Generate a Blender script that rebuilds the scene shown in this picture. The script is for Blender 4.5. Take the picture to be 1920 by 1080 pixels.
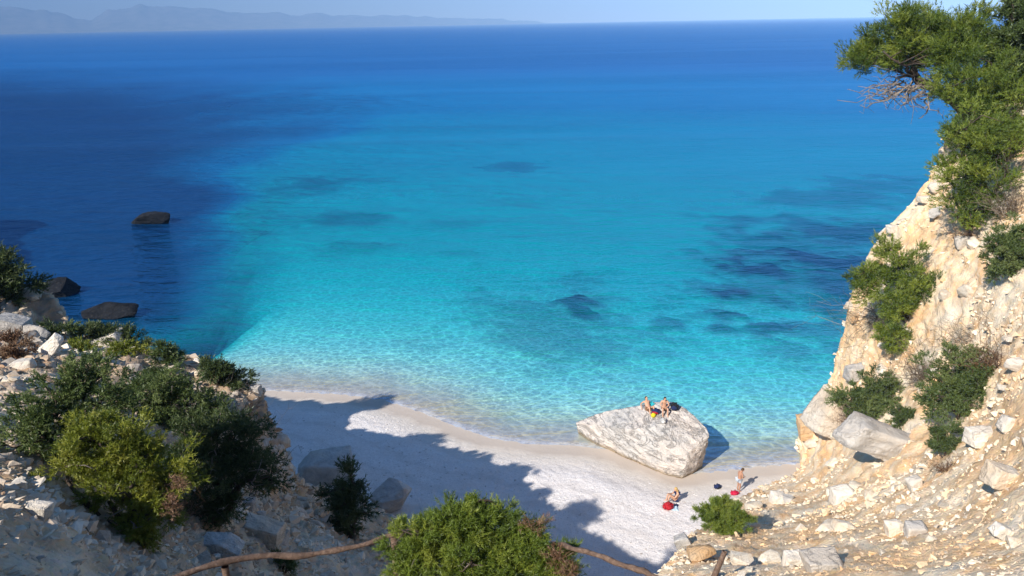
import bpy, bmesh, math, random
import numpy as np
from mathutils import Vector, Matrix
from mathutils.bvhtree import BVHTree
for o in list(bpy.data.objects): bpy.data.objects.remove(o)
scene = bpy.context.scene
COL = scene.collection
rng = np.random.default_rng(7)
random.seed(7)
R = math.radians
# ------------------------------------------------------------------ camera
W_, H_ = 1920.0, 1080.0
FPX = 1423.0
CAMZ = 30.0
PITCH, ROLL = R(19.25), R(-1.1)
cam_d = bpy.data.cameras.new('camera'); cam = bpy.data.objects.new('camera', cam_d); COL.objects.link(cam)
cam_d.sensor_width = 36; cam_d.lens = 36 * FPX / W_; cam_d.clip_start = 0.1; cam_d.clip_end = 80000
ROT = Matrix.Rotation(math.pi/2 - PITCH, 3, 'X') @ Matrix.Rotation(ROLL, 3, 'Z')
cam.matrix_world = Matrix.Translation((0, 0, CAMZ)) @ ROT.to_4x4()
scene.camera = cam
# ------------------------------------------------------------------ world, sun, exposure
SUN_EL = R(37); SUN_DIR = (0.65, 0.76)           # horizontal direction the light travels
wd = bpy.data.worlds.new('World'); scene.world = wd; wd.use_nodes = True
nt = wd.node_tree; bg = nt.nodes['Background']
sky = nt.nodes.new('ShaderNodeTexSky'); sky.sky_type = 'NISHITA'; sky.sun_disc = False
sky.sun_elevation = SUN_EL
sky.sun_rotation = math.atan2(-SUN_DIR[0], -SUN_DIR[1])
sky.air_density = 1.0; sky.dust_density = 0.0; sky.ozone_density = 5.0; sky.altitude = 0
hs = nt.nodes.new('ShaderNodeHueSaturation'); hs.inputs['Saturation'].default_value = 1.12
nt.links.new(sky.outputs[0], hs.inputs['Color']); nt.links.new(hs.outputs[0], bg.inputs[0]); bg.inputs[1].default_value = 0.092
scene.render.engine = 'CYCLES'; scene.cycles.max_bounces = 5; scene.cycles.diffuse_bounces = 3; scene.cycles.glossy_bounces = 2; scene.cycles.transparent_max_bounces = 8; scene.cycles.volume_bounces = 0
sl = bpy.data.lights.new('sun', 'SUN'); sun = bpy.data.objects.new('sun', sl); COL.objects.link(sun)
sl.energy = 5.0; sl.angle = R(0.5); sl.color = (1.0, 0.95, 0.87)
sdir = Vector((SUN_DIR[0]*math.cos(SUN_EL), SUN_DIR[1]*math.cos(SUN_EL), -math.sin(SUN_EL)))
sun.rotation_euler = sdir.to_track_quat('-Z', 'Y').to_euler(); sun.location = (-30, -40, 80)
scene.view_settings.view_transform = 'Standard'; scene.view_settings.look = 'None'
scene.view_settings.exposure = 0.62; scene.view_settings.gamma = 1.0
# ------------------------------------------------------------------ helpers
RN = np.array(ROT)
def rays(px, py):
    px = np.asarray(px, float); py = np.asarray(py, float)
    v = np.stack([(px-960)/FPX, -(py-540)/FPX, -np.ones_like(px)], -1)
    v /= np.linalg.norm(v, axis=-1, keepdims=True)
    return v @ RN.T
CAMP = np.array([0, 0, CAMZ])
def P(px, py, d): return CAMP + rays(px, py) * np.asarray(d, float)[..., None]
def Pz(px, py, z=0.0):
    r = rays(px, py); return CAMP + r * ((z - CAMZ) / r[..., 2])[..., None]
def proj(p):
    q = (np.asarray(p, float) - CAMP) @ RN
    return 960 + FPX*q[..., 0]/-q[..., 2], 540 - FPX*q[..., 1]/-q[..., 2]
def _hash(ix, iy, iz, seed):
    n = (ix.astype(np.int64)*374761393 + iy.astype(np.int64)*668265263 + iz.astype(np.int64)*2147483647 + seed*1274126177) & 0x7fffffff
    n = ((n ^ (n >> 13)) * 1274126177) & 0x7fffffff
    n = (n ^ (n >> 16)) & 0xffff
    return n / 65535.0
def vnoise(p, seed=0):
    p = np.asarray(p, float); i = np.floor(p).astype(np.int64); f = p - i; f = f*f*(3-2*f)
    out = 0
    for dx in (0, 1):
        wx = f[..., 0] if dx else 1-f[..., 0]
        for dy in (0, 1):
            wy = f[..., 1] if dy else 1-f[..., 1]
            for dz in (0, 1):
                wz = f[..., 2] if dz else 1-f[..., 2]
                out = out + wx*wy*wz*_hash(i[..., 0]+dx, i[..., 1]+dy, i[..., 2]+dz, seed)
    return out*2-1
def fbm(p, oct=4, seed=0, gain=0.5):
    a, s, o = 1.0, 0.0, 0.0; p = np.asarray(p, float)
    for k in range(oct):
        o = o + a*vnoise(p*(2.03**k)+k*17.3, seed+k); s += a; a *= gain
    return o/s
def sstep(a, b, x):
    t = np.clip((x-a)/(b-a), 0, 1); return t*t*(3-2*t)
def tag(o, label=None, cat=None, group=None, kind=None):
    if label: o['label'] = label
    if cat: o['category'] = cat
    if group: o['group'] = group
    if kind: o['kind'] = kind
    return o
def empty(name, loc, label=None, cat=None, group=None):
    o = bpy.data.objects.new(name, None); o.location = loc; o.empty_display_size = 0.2; COL.objects.link(o)
    return tag(o, label, cat, group)
def link(name, me, parent=None, mats=()):
    o = bpy.data.objects.new(name, me); COL.objects.link(o)
    for m in mats: me.materials.append(m)
    if parent is not None:
        o.parent = parent
        o.matrix_parent_inverse = Matrix.Translation(-Vector(parent.location)) if parent.type == 'EMPTY' else parent.matrix_world.inverted()
    return o
def npmesh(name, v, faces, smooth=True):
    """v (n,3), faces (m,k) int array of one polygon size"""
    me = bpy.data.meshes.new(name); v = np.ascontiguousarray(v, np.float32); faces = np.ascontiguousarray(faces, np.int32)
    me.vertices.add(len(v)); me.vertices.foreach_set('co', v.ravel())
    k = faces.shape[1]; me.loops.add(faces.size); me.loops.foreach_set('vertex_index', faces.ravel())
    me.polygons.add(len(faces)); me.polygons.foreach_set('loop_start', np.arange(0, faces.size, k, dtype=np.int32))
    me.update(calc_edges=True)
    me.polygons.foreach_set('use_smooth', np.full(len(faces), smooth)); me.update()
    return me
def vattr(me, name, arr):
    a = me.attributes.new(name, 'FLOAT', 'POINT'); a.data.foreach_set('value', np.ascontiguousarray(arr, np.float32).ravel())
def gridfaces(n, m):
    i = np.arange(n*m).reshape(n, m)
    return np.stack([i[:-1, :-1], i[1:, :-1], i[1:, 1:], i[:-1, 1:]], -1).reshape(-1, 4)
# ---- material helper
class NT:
    def __init__(s, name):
        s.m = bpy.data.materials.new(name); s.m.use_nodes = True; s.t = s.m.node_tree
        s.out = s.t.nodes['Material Output']; s.b = s.t.nodes['Principled BSDF']
    def n(s, typ, **kw):
        x = s.t.nodes.new('ShaderNode'+typ)
        for k, v in kw.items():
            if k.startswith('i_'):
                key = k[2:]; key = int(key) if key.isdigit() else key.replace('_', ' ')
                s.set(x.inputs[key], v)
            else: setattr(x, k, v)
        return x
    def set(s, inp, v):
        if isinstance(v, bpy.types.NodeSocket): s.t.links.new(v, inp)
        elif isinstance(v, tuple) and len(v) == 3 and inp.type == 'RGBA': inp.default_value = (*v, 1)
        else: inp.default_value = v
    def coord(s, scale=(1, 1, 1), obj=False):
        c = s.n('TexCoord') if obj else s.n('NewGeometry')
        mp = s.n('Mapping'); mp.inputs['Scale'].default_value = scale
        s.t.links.new(c.outputs['Object' if obj else 'Position'], mp.inputs[0]); return mp.outputs[0]
    def noise(s, vec, scale, detail=4, rough=0.55, dist=0.0):
        return s.n('TexNoise', i_Vector=vec, i_Scale=scale, i_Detail=detail, i_Roughness=rough, i_Distortion=dist).outputs[0]
    def ramp(s, fac, stops, interp='LINEAR'):
        x = s.n('ValToRGB'); s.set(x.inputs[0], fac); e = x.color_ramp.elements; x.color_ramp.interpolation = interp
        while len(e) > len(stops): e.remove(e[-1])
        while len(e) < len(stops): e.new(0.5)
        for q, (p, c) in zip(e, stops):
            q.position = p; q.color = (*c, 1) if isinstance(c, tuple) else (c, c, c, 1)
        return x.outputs[0]
    def mix(s, fac, a, b, blend='MIX'):
        x = s.n('MixRGB', blend_type=blend); s.set(x.inputs[0], fac); s.set(x.inputs[1], a); s.set(x.inputs[2], b); return x.outputs[0]
    def math(s, op, a, b=0.0, c=0.0, clamp=False):
        x = s.n('Math', operation=op, use_clamp=clamp); s.set(x.inputs[0], a); s.set(x.inputs[1], b); s.set(x.inputs[2], c); return x.outputs[0]
    def attr(s, name): return s.n('Attribute', attribute_name=name).outputs['Fac']
    def bump(s, h, strength=0.5, dist=0.1, normal=None):
        x = s.n('Bump', i_Strength=strength, i_Distance=dist, i_Height=h)
        if normal is not None: s.set(x.inputs['Normal'], normal)
        return x.outputs[0]
    def fin(s, color, rough=0.9, normal=None, spec=0.2):
        s.set(s.b.inputs['Base Color'], color); s.set(s.b.inputs['Roughness'], rough); s.b.inputs['Specular IOR Level'].default_value = spec
        if normal is not None: s.set(s.b.inputs['Normal'], normal)
        return s.m
def simple(name, col, rough=0.8, spec=0.3, var=0.25, scale=12.0):
    m = NT(name); c = m.coord(obj=True); n = m.noise(c, scale, 4)
    lo = tuple(x*(1-var) for x in col); hi = tuple(min(1, x*(1+var)) for x in col)
    return m.fin(m.ramp(n, [(0.3, lo), (0.7, hi)]), rough, m.bump(n, 0.25, 0.02), spec)
# ---- surface materials
def mat_slope(name, earth1, earth2, pale, grey, palebias=0.5):
    m = NT(name); c = m.coord()
    big = m.noise(c, 0.16, 5, 0.6); mid = m.noise(c, 0.9, 6, 0.65, 0.6); fine = m.noise(c, 6.0, 6, 0.7)
    e = m.mix(m.ramp(mid, [(0.35, 0.0), (0.65, 1.0)]), earth1, earth2)
    sel = m.math('ADD', m.math('MULTIPLY', big, 0.75), m.math('MULTIPLY', mid, 0.55))
    col = m.mix(m.ramp(sel, [(palebias, 0.0), (palebias+0.2, 1.0)]), e, pale)
    col = m.mix(m.ramp(m.noise(c, 0.45, 3), [(0.55, 0.0), (0.72, 0.75)]), col, grey)
    vo = m.n('TexVoronoi', feature='DISTANCE_TO_EDGE', i_Vector=m.mix(0.35, c, m.n('TexNoise', i_Vector=c, i_Scale=2.0).outputs[1], 'ADD'), i_Scale=3.2)
    crack = m.ramp(vo.outputs[0], [(0.0, 0.0), (0.09, 1.0)])
    v2 = m.n('TexVoronoi', i_Vector=c, i_Scale=9.0); cell = v2.outputs['Color']
    col = m.mix(0.22, col, m.mix(0.8, cell, (0.5, 0.45, 0.38)), 'OVERLAY')
    col = m.mix(m.ramp(fine, [(0.3, 0.3), (0.45, 0.0)]), col, m.mix(0.5, col, (0.36, 0.23, 0.13)))
    h = m.math('ADD', m.math('MULTIPLY', crack, 0.35), m.math('ADD', fine, m.math('MULTIPLY', v2.outputs[0], -0.8)))
    h = m.math('ADD', h, m.math('MULTIPLY', m.noise(m.coord((1, 1, 2.5)), 1.6, 7, 0.7, 0.8), 2.0)); return m.fin(col, 0.95, m.bump(h, 0.38, 0.10), 0.1)
def mat_rock(name, a, b, stain, sc=1.0, streak=(1, 1, 1), stainamt=0.5):
    m = NT(name); c0 = m.coord(obj=True); oi = m.n('ObjectInfo').outputs['Random']
    off = m.n('CombineXYZ', i_X=m.math('MULTIPLY', oi, 37.0), i_Y=m.math('MULTIPLY', oi, 91.0)).outputs[0]
    c = m.n('VectorMath', operation='ADD', i_0=m.coord(streak, obj=True), i_1=off).outputs[0]
    n1 = m.noise(c, 0.8*sc, 6, 0.62, 0.5); n2 = m.noise(c, 5.0*sc, 6, 0.7); n3 = m.noise(c, 0.35*sc, 3)
    col = m.mix(m.ramp(n1, [(0.35, 0.0), (0.65, 1.0)]), a, b)
    col = m.mix(m.math('MULTIPLY', m.ramp(n3, [(0.5, 0.0), (0.66, 1.0)]), stainamt), col, stain)
    col = m.mix(m.ramp(n2, [(0.28, 0.6), (0.45, 0.0)]), col, m.mix(0.55, col, (0.12, 0.11, 0.10)))
    hv = m.n('HueSaturation', i_Value=m.math('ADD', 0.86, m.math('MULTIPLY', oi, 0.28)), i_Color=col).outputs[0]
    crack = m.ramp(m.math('ABSOLUTE', m.math('SUBTRACT', m.noise(c, 0.6*sc, 7, 0.62, 1.2), 0.5)), [(0.0, 0.0), (0.025, 1.0)])
    h = m.math('ADD', m.math('MULTIPLY', crack, 0.30), m.math('ADD', n2, n1))
    return m.fin(hv, 0.92, m.bump(h, 0.8, 0.12/sc), 0.15)
M = {}
M['slope_r'] = mat_slope('ochre_scree', (0.75, 0.475, 0.25), (0.79, 0.585, 0.37), (0.82, 0.70, 0.54), (0.76, 0.66, 0.53), 0.60)
M['slope_l'] = mat_slope('grey_scree', (0.42, 0.28, 0.17), (0.52, 0.39, 0.27), (0.64, 0.53, 0.41), (0.48, 0.40, 0.31), 0.62)
M['cliff'] = mat_slope('cliff_rock', (0.30, 0.22, 0.15), (0.38, 0.31, 0.24), (0.45, 0.41, 0.35), (0.34, 0.31, 0.28), 0.66)
M['lime'] = mat_rock('limestone', (0.64, 0.56, 0.47), (0.76, 0.70, 0.61), (0.66, 0.47, 0.28))
M['lime_s'] = mat_rock('limestone_small', (0.64, 0.54, 0.42), (0.78, 0.71, 0.60), (0.66, 0.46, 0.27), 3.0)
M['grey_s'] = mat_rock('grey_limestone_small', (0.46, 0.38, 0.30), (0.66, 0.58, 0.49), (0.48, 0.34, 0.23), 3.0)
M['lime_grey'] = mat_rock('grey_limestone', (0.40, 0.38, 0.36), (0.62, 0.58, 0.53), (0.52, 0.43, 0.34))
M['lime_ochre'] = mat_rock('ochre_limestone', (0.56, 0.36, 0.19), (0.64, 0.48, 0.32), (0.58, 0.32, 0.13))
M['sea_rock'] = mat_rock('shade_dark_sea_rock', (0.007, 0.009, 0.013), (0.020, 0.022, 0.028), (0.007, 0.008, 0.010), 0.8)  # near-black tone stands in for the mountain shade on these rocks
# ------------------------------------------------------------------ terrain builder
def rbf_fit(xy, val):
    xy = np.array(xy, float)/500.0; n = len(xy)
    def k(r): return np.where(r > 1e-9, r*r*np.log(r+1e-12), 0)
    A = k(np.linalg.norm(xy[:, None]-xy[None], axis=-1)) + 2e-3*np.eye(n)
    Pm = np.hstack([np.ones((n, 1)), xy]); S = np.block([[A, Pm], [Pm.T, np.zeros((3, 3))]])
    w = np.linalg.solve(S, np.concatenate([val, np.zeros(3)]))
    def f(q):
        q = np.asarray(q, float)/500.0; sh = q.shape[:-1]; q = q.reshape(-1, 2)
        r = np.linalg.norm(q[:, None]-xy[None], axis=-1)
        return (k(r) @ w[:n] + w[n] + q @ w[n+1:]).reshape(sh)
    return f
def catmull(pts, t):
    pts = np.array(pts, float); n = len(pts); x = np.asarray(t)*(n-1); i = np.clip(x.astype(int), 0, n-2); f = (x-i)[:, None]
    p0 = pts[np.clip(i-1, 0, n-1)]; p1 = pts[i]; p2 = pts[i+1]; p3 = pts[np.clip(i+2, 0, n-1)]
    return 0.5*((2*p1)+(-p0+p2)*f+(2*p0-5*p1+4*p2-p3)*f*f+(-p0+3*p1-3*p2+p3)*f**3)
class Terrain: pass
def strip_terrain(name, edge, ends, inner, nt_, ns, mat, amp=0.35, freq=0.45, zbot=-5.0, reach=5.0, seed=1, terr=0.8):
    ctrl = list(edge)+list(ends)+list(inner)
    f = rbf_fit([(a, b) for a, b, _ in ctrl], np.log([c for _, _, c in ctrl]))
    t = np.linspace(0, 1, nt_); E = catmull(edge, t); F = catmull(ends, t)
    s = np.linspace(0, 1, ns)**1.25
    px = E[:, None, :2]*(1-s[None, :, None]) + F[:, None, :2]*s[None, :, None]
    d = np.exp(f(px)); V = P(px[..., 0], px[..., 1], d)
    away = rays(E[:, 0], E[:, 1])*1.0; away[:, 2] = 0; away /= np.linalg.norm(away, axis=1, keepdims=True)
    e0 = V[:, 0]; q = np.linspace(0, 1, 13)[1:]
    back = e0[:, None]+away[:, None]*(reach*q[None, :, None]**0.8)
    back[..., 2] = e0[:, None, 2]+(zbot-e0[:, None, 2])*q[None]**0.75
    G = np.concatenate([back[:, ::-1], V], 1)
    du = np.gradient(G, axis=0); dv = np.gradient(G, axis=1); N = np.cross(du, dv); N /= np.linalg.norm(N, axis=-1, keepdims=True)+1e-9
    tocam = CAMP-G; sg = np.sign((N*tocam).sum(-1).mean()); N = N*sg
    dist = np.linalg.norm(tocam, axis=-1)
    a = amp*np.clip(dist/30, 0.35, 1.2)
    h = fbm(G*freq, 5, seed, 0.55)*1.3 + 0.5*(1-np.abs(fbm(G*freq*2.2, 3, seed+9))*3)
    # terracing makes ledges and blocks
    h2 = fbm(G*freq*3.1*np.array([1, 1, 2.2]), 3, seed+21, 0.6); h2 = np.round(h2*5)/5*0.6+h2*0.4
    h3 = fbm(G*freq*np.array([8, 8, 8]), 4, seed+33, 0.65)
    G = G + N*(a*(h+terr*h2+0.55*h3))[..., None]
    fc = gridfaces(*G.shape[:2])
    if sg < 0: fc = fc[:, ::-1]
    me = npmesh(name, G.reshape(-1, 3), fc, True); ob = link(name, me, None, [mat]); tag(ob, kind='structure')
    T = Terrain(); T.ob = ob; T.G = G; T.bvh = BVHTree.FromPolygons([tuple(x) for x in G.reshape(-1, 3)], [tuple(x) for x in fc])
    T.fc = fc; T.nback = 12
    return T
def hit(T, px, py):
    r = rays(px, py); loc, nor, i, dist = T.bvh.ray_cast(Vector(CAMP), Vector(r))
    return (np.array(loc), np.array(nor), dist) if loc is not None else None
def drop(T, x, y, z0=80):
    loc, nor, i, d = T.bvh.ray_cast(Vector((x, y, z0)), Vector((0, 0, -1)))
    return None if loc is None else float(loc.z)
# ------------------------------------------------------------------ beach and seabed
SHORE_PX = [(478, 733), (560, 737), (640, 741), (720, 752), (790, 775), (850, 800), (920, 824), (1000, 836), (1070, 838), (1130, 842), (1200, 868), (1280, 893), (1350, 886), (1420, 878), (1495, 872)]
sh = [Pz(*p)[:2] for p in SHORE_PX]
SH = np.array([(-400, 40), (-120, 56), (-50, 60)] + [tuple(p) for p in sh] + [(48, 44), (140, 20), (400, -60)])
def shore(x, y):
    """signed distance: positive inland, negative at sea"""
    p = np.stack([x, y], -1)[..., None, :]; a = SH[:-1]; b = SH[1:]; ab = b-a
    u = np.clip(((p-a)*ab).sum(-1)/(ab*ab).sum(-1), 0, 1); q = a+u[..., None]*ab
    dist = np.linalg.norm(p-q, axis=-1); k = dist.argmin(-1)
    cr = ab[k, 0]*(y-a[k, 1])-ab[k, 1]*(x-a[k, 0])
    return np.where(cr > 0, -1, 1)*dist.min(-1)
# plan edge of the mountain shadow painted into sea and seabed colour
SHADE_X = np.array([(-34, 55), (-34, 66), (-35, 80), (-41, 100), (-52, 135), (-64, 180), (-78, 250), (-84, 280), (-110, 330), (-190, 430), (-420, 650), (-1500, 1200), (-9000, 3000)])
def shademask(x, y):
    xb = np.interp(y, SHADE_X[:, 1], SHADE_X[:, 0]); w = 3+0.035*y+np.maximum(y-150, 0)*0.38
    n = fbm(np.stack([x*0.05, y*0.03, 0*x], -1), 4, 5)*(3+0.06*y)*np.clip(y/100, 0.5, 1.5)
    return sstep(-w, w, xb-x+n)*(1-0.8*sstep(200, 1000, y+x*0.15))
PATCH = [(1075, 562, 38, 14, 1), (1100, 592, 16, 9, 1), (1040, 600, 120, 55, .38), (1100, 655, 70, 25, .28), (960, 335, 40, 8, .45), (600, 370, 65, 12, .35), (645, 440, 55, 12, .5),
         (860, 449, 28, 6, .3), (1350, 590, 40, 15, .9), (1345, 615, 24, 12, 1), (1438, 615, 42, 15, 1), (1250, 606, 32, 12, .55), (1500, 510, 130, 45, .95), (1420, 530, 80, 22, .8), (1580, 470, 90, 30, .85),
         (1560, 400, 90, 16, .5), (1640, 372, 80, 12, .45), (1480, 660, 60, 25, .4), (1550, 640, 40, 60, .5), (1560, 560, 60, 50, .7), (1230, 670, 30, 14, .3), (900, 560, 40, 16, .3), (850, 260, 150, 9, .1), (500, 210, 140, 14, .3), (1180, 640, 40, 14, .25)]
def weed(x, y):
    n = fbm(np.stack([x*0.22, y*0.22, 0*x], -1), 4, 12); n2 = fbm(np.stack([x*0.7, y*0.7, 0*x+9], -1), 3, 31)
    w = np.zeros_like(x)
    for px, py, rx, ry, s in PATCH:
        c = Pz(px, py, -2.5); ex = 1.2*abs(Pz(px+rx, py, -2.5)[0]-c[0]); ey = 1.2* abs(Pz(px, py-ry, -2.5)[1]-Pz(px, py+ry, -2.5)[1])*0.5
        rr = np.hypot((x-c[0])/ex, (y-c[1])/ey)+1.1*n+0.8*n2
        w = np.maximum(w, min(1, 1.2*s)*sstep(1.7, 0.5, rr))
    return w
def ground(x, y):
    s = shore(x, y); o = -np.minimum(s, 0)
    dep = 0.11*o*(1-np.exp(-o/3.5))/(1+o/140)+0.00012*o*o
    dm = shademask(x, y)*sstep(3, 14, o); dep = dep*(1+1.3*dm)+9*dm*sstep(3, 22, o)  # bottom sinks under the painted shade to darken it further
    wv = weed(x, y)*sstep(4, 12, o); dm = shademask(x, y)*sstep(4, 20, o)
    dep = np.minimum(dep, 45); i = np.maximum(s, 0)
    up = np.interp(i, [0, 1.2, 3.2, 5, 9, 20, 60], [0, .12, .5, .8, 1.0, 1.5, 4.0])
    n = fbm(np.stack([x*0.35, y*0.35, 0*x], -1), 4, 3)*0.10*sstep(0.8, 4, np.abs(s))
    z = up-dep+n+wv*0.7*np.clip(dep/3, 0, 1)
    return z, s, wv, dm
th = np.radians(np.linspace(-70, 70, 380)); rr = np.concatenate([np.geomspace(24, 420, 300), np.geomspace(420, 2500, 30)[1:]])
X = np.sin(th)[:, None]*rr[None]; Y = np.cos(th)[:, None]*rr[None]
Z, S, WV, DM = ground(X, Y)
me = npmesh('beach', np.stack([X, Y, Z], -1).reshape(-1, 3), gridfaces(*X.shape)[:, ::-1])
vattr(me, 'shore', S); vattr(me, 'weed', WV); vattr(me, 'painted_shade', DM)
m = NT('white_pebbles'); c = m.coord(); sd = m.attr('shore'); wv = m.attr('weed')
n1 = m.noise(c, 0.5, 5); n2 = m.noise(c, 5.0, 6, 0.75); n3 = m.noise(c, 11.0, 4, 0.75)
sdn = m.math('ADD', sd, m.math('MULTIPLY', m.math('SUBTRACT', n1, 0.5), 2.2))
dry = m.mix(m.ramp(n2, [(0.32, 0.0), (0.6, 1.0)]), (0.74, 0.68, 0.65), (0.86, 0.81, 0.785))
dry = m.mix(m.ramp(n3, [(0.32, 0.9), (0.43, 0.0)]), dry, (0.30, 0.27, 0.27))
dry = m.mix(m.math('MULTIPLY', m.ramp(n1, [(0.4, 0.0), (0.7, 1.0)]), 0.35), dry, (0.66, 0.58, 0.52))
tide = m.math('SINE', m.math('MULTIPLY', m.math('ADD', sd, m.math('MULTIPLY', n1, 3.0)), 2.6)); dry = m.mix(m.ramp(tide, [(0.55, 0.0), (1.0, 0.28)]), dry, (0.56, 0.50, 0.46))
wet = m.mix(n1, (0.50, 0.42, 0.35), (0.56, 0.48, 0.41))
band = m.mix(m.ramp(n2, [(0.3, 0.0), (0.7, 1.0)]), (0.60, 0.53, 0.46), (0.72, 0.65, 0.58))
col = m.mix(m.ramp(m.math('MULTIPLY', sdn, 0.1), [(0.10, 0.0), (0.20, 1.0)]), wet, band)
col = m.mix(m.ramp(m.math('MULTIPLY', sdn, 0.1), [(0.22, 0.0), (0.42, 1.0)]), col, dry)
under = m.mix(n1, (0.60, 0.54, 0.42), (0.68, 0.62, 0.50))
col = m.mix(m.ramp(m.math('ADD', m.math('MULTIPLY', sd, 0.1), 0.5), [(0.40, 1.0), (0.50, 0.0)]), col, under)
col = m.mix(m.ramp(m.math('ADD', m.math('MULTIPLY', sd, 0.05), 0.9), [(0.30, 1.0), (0.80, 0.0)]), col, (0.68, 0.71, 0.69))
weed_shade_c = m.mix(n2, (0.012, 0.022, 0.020), (0.05, 0.06, 0.05))
col = m.mix(m.math('MINIMUM', m.math('MULTIPLY', m.math('MAXIMUM', wv, m.math('MULTIPLY', m.attr('painted_shade'), 0.97)), 1.0), 1.0), col, weed_shade_c)  # weed tone also paints the mountain shade on the left seabed
bh = m.math('MULTIPLY', m.ramp(m.math('MULTIPLY', sdn, 0.1), [(0.12, 0.15), (0.35, 1.0)]), m.math('ADD', m.math('ADD', n2, n3), m.math('MULTIPLY', m.noise(c, 1.5, 3, 0.6, 0.4), 2.6)))
M['beach'] = m.fin(col, m.ramp(m.math('MULTIPLY', sdn, 0.1), [(0.02, 0.55), (0.16, 0.95)]), m.bump(bh, 0.75, 0.07), 0.15)
beach = link('beach', me, None, [M['beach']]); tag(beach, kind='structure')
beach_bvh = Terrain(); beach_bvh.bvh = BVHTree.FromPolygons([tuple(x) for x in np.stack([X, Y, Z], -1).reshape(-1, 3)], [tuple(x) for x in gridfaces(*X.shape)])
# ------------------------------------------------------------------ the sea
th = np.radians(np.linspace(-80, 80, 360)); rr = np.concatenate([np.geomspace(30, 430, 300), np.geomspace(430, 25000, 90)[1:]])
X = np.sin(th)[:, None]*rr[None]; Y = np.cos(th)[:, None]*rr[None]
Z, S, WV, DM = ground(X, Y)
far = sstep(250, 1600, np.hypot(X, Y))
dep = np.maximum(-Z, 0)+far*40
me = npmesh('sea', np.stack([X, Y, 0*X], -1).reshape(-1, 3), gridfaces(*X.shape)[:, ::-1])
vattr(me, 'depth', dep); vattr(me, 'painted_shade', DM); vattr(me, 'weed', WV); vattr(me, 'shore', S)
m = NT('sea_water'); pos = m.coord(); D = m.attr('depth')
ripA = m.coord((0.55, 1.0, 1.0))
w1 = m.noise(ripA, 0.9, 3, 0.6, 0.4); w2 = m.noise(ripA, 2.6, 3, 0.6, 0.3); w3 = m.noise(m.coord((0.35, 1, 1)), 0.16, 3, 0.5); w4 = m.noise(m.coord((0.45, 1, 1)), 0.36, 3, 0.6, 0.5)
calm = m.ramp(m.noise(m.coord((0.0016, 0.011, 1)), 1.0, 4, 0.55, 0.6), [(0.42, 0.35), (0.6, 1.0)])
hgt = m.math('MULTIPLY', m.math('ADD', m.math('MULTIPLY', w1, 0.55), m.math('ADD', m.math('MULTIPLY', w2, 0.22), m.math('ADD', m.math('MULTIPLY', w4, 2.2), m.math('MULTIPLY', w3, 2.0)))), calm)
nrm = m.bump(hgt, 1.0, 0.8)
# how much light the column lets through, per channel
def ext(k): return m.math('POWER', 2.718281828, m.math('MULTIPLY', D, -k))
T = m.n('CombineColor', i_Red=ext(0.62), i_Green=ext(0.040), i_Blue=ext(0.022)).outputs[0]
# caustic web painted into the transmission colour, as if ripples focused the light
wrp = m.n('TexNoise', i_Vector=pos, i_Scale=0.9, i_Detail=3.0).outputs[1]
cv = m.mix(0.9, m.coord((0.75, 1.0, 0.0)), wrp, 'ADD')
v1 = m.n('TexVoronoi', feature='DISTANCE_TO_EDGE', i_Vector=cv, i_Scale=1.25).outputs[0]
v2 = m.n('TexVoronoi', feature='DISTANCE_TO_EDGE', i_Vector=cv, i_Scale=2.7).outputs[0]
caustic = m.math('ADD', m.ramp(v1, [(0.0, 0.75), (0.16, 0.0)]), m.ramp(v2, [(0.0, 0.45), (0.2, 0.0)]))
caustic = m.math('MULTIPLY', caustic, m.ramp(m.math('MULTIPLY', D, 0.1), [(0.0, 0.25), (0.05, 1.0), (0.22, 0.8), (0.5, 0.15)]))
T = m.mix(1.0, T, m.n('CombineColor', i_Red=m.math('ADD', 0.74, m.math('MULTIPLY', caustic, 0.55)), i_Green=m.math('ADD', 0.74, m.math('MULTIPLY', caustic, 0.55)), i_Blue=m.math('ADD', 0.74, m.math('MULTIPLY', caustic, 0.52))).outputs[0], 'MULTIPLY')
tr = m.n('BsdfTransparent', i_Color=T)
tint = m.noise(m.coord((0.02, 0.05, 1)), 1.0, 4, 0.6)
body = m.ramp(m.math('MULTIPLY', D, 0.02), [(0.0, (0.0, 0.48, 0.52)), (0.08, (0.0, 0.46, 0.55)), (0.17, (0.0, 0.325, 0.51)), (0.32, (0.001, 0.185, 0.43)), (0.9, (0.008, 0.110, 0.33))])
body = m.mix(m.math('MULTIPLY', m.attr('weed'), 0.93), body, (0.0, 0.04, 0.14))
body = m.mix(m.math('MULTIPLY', m.attr('painted_shade'), 0.9), body, (0.002, 0.015, 0.060))  # navy mixed in stands for mountain shade on the left water
body = m.mix(m.ramp(tint, [(0.35, 0.25), (0.65, 0.0)]), body, m.mix(0.5, body, (0.004, 0.04, 0.2)))
df = m.n('BsdfDiffuse', i_Color=body, i_Normal=nrm)
wsc = m.math('SUBTRACT', 1.0, m.math('POWER', 2.718281828, m.math('MULTIPLY', D, -0.11)))
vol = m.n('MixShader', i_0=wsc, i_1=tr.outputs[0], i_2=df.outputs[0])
foam = m.math('MULTIPLY', m.ramp(m.math('MULTIPLY', D, 1.0), [(0.0, 0.75), (0.010, 0.45), (0.022, 0.0)]), m.ramp(m.noise(pos, 1.2, 5, 0.75), [(0.35, 0.0), (0.55, 1.0)]))
vol2 = m.n('MixShader', i_0=foam, i_1=vol.outputs[0], i_2=m.n('BsdfDiffuse', i_Color=(0.8, 0.8, 0.8)).outputs[0])
gl = m.n('BsdfGlossy', i_Color=(0.30, 0.62, 1.0), i_Roughness=0.08, i_Normal=nrm)
fr = m.n('Fresnel', i_IOR=1.333, i_Normal=nrm)
frs = m.math('MULTIPLY', fr.outputs[0], 0.27)
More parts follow.
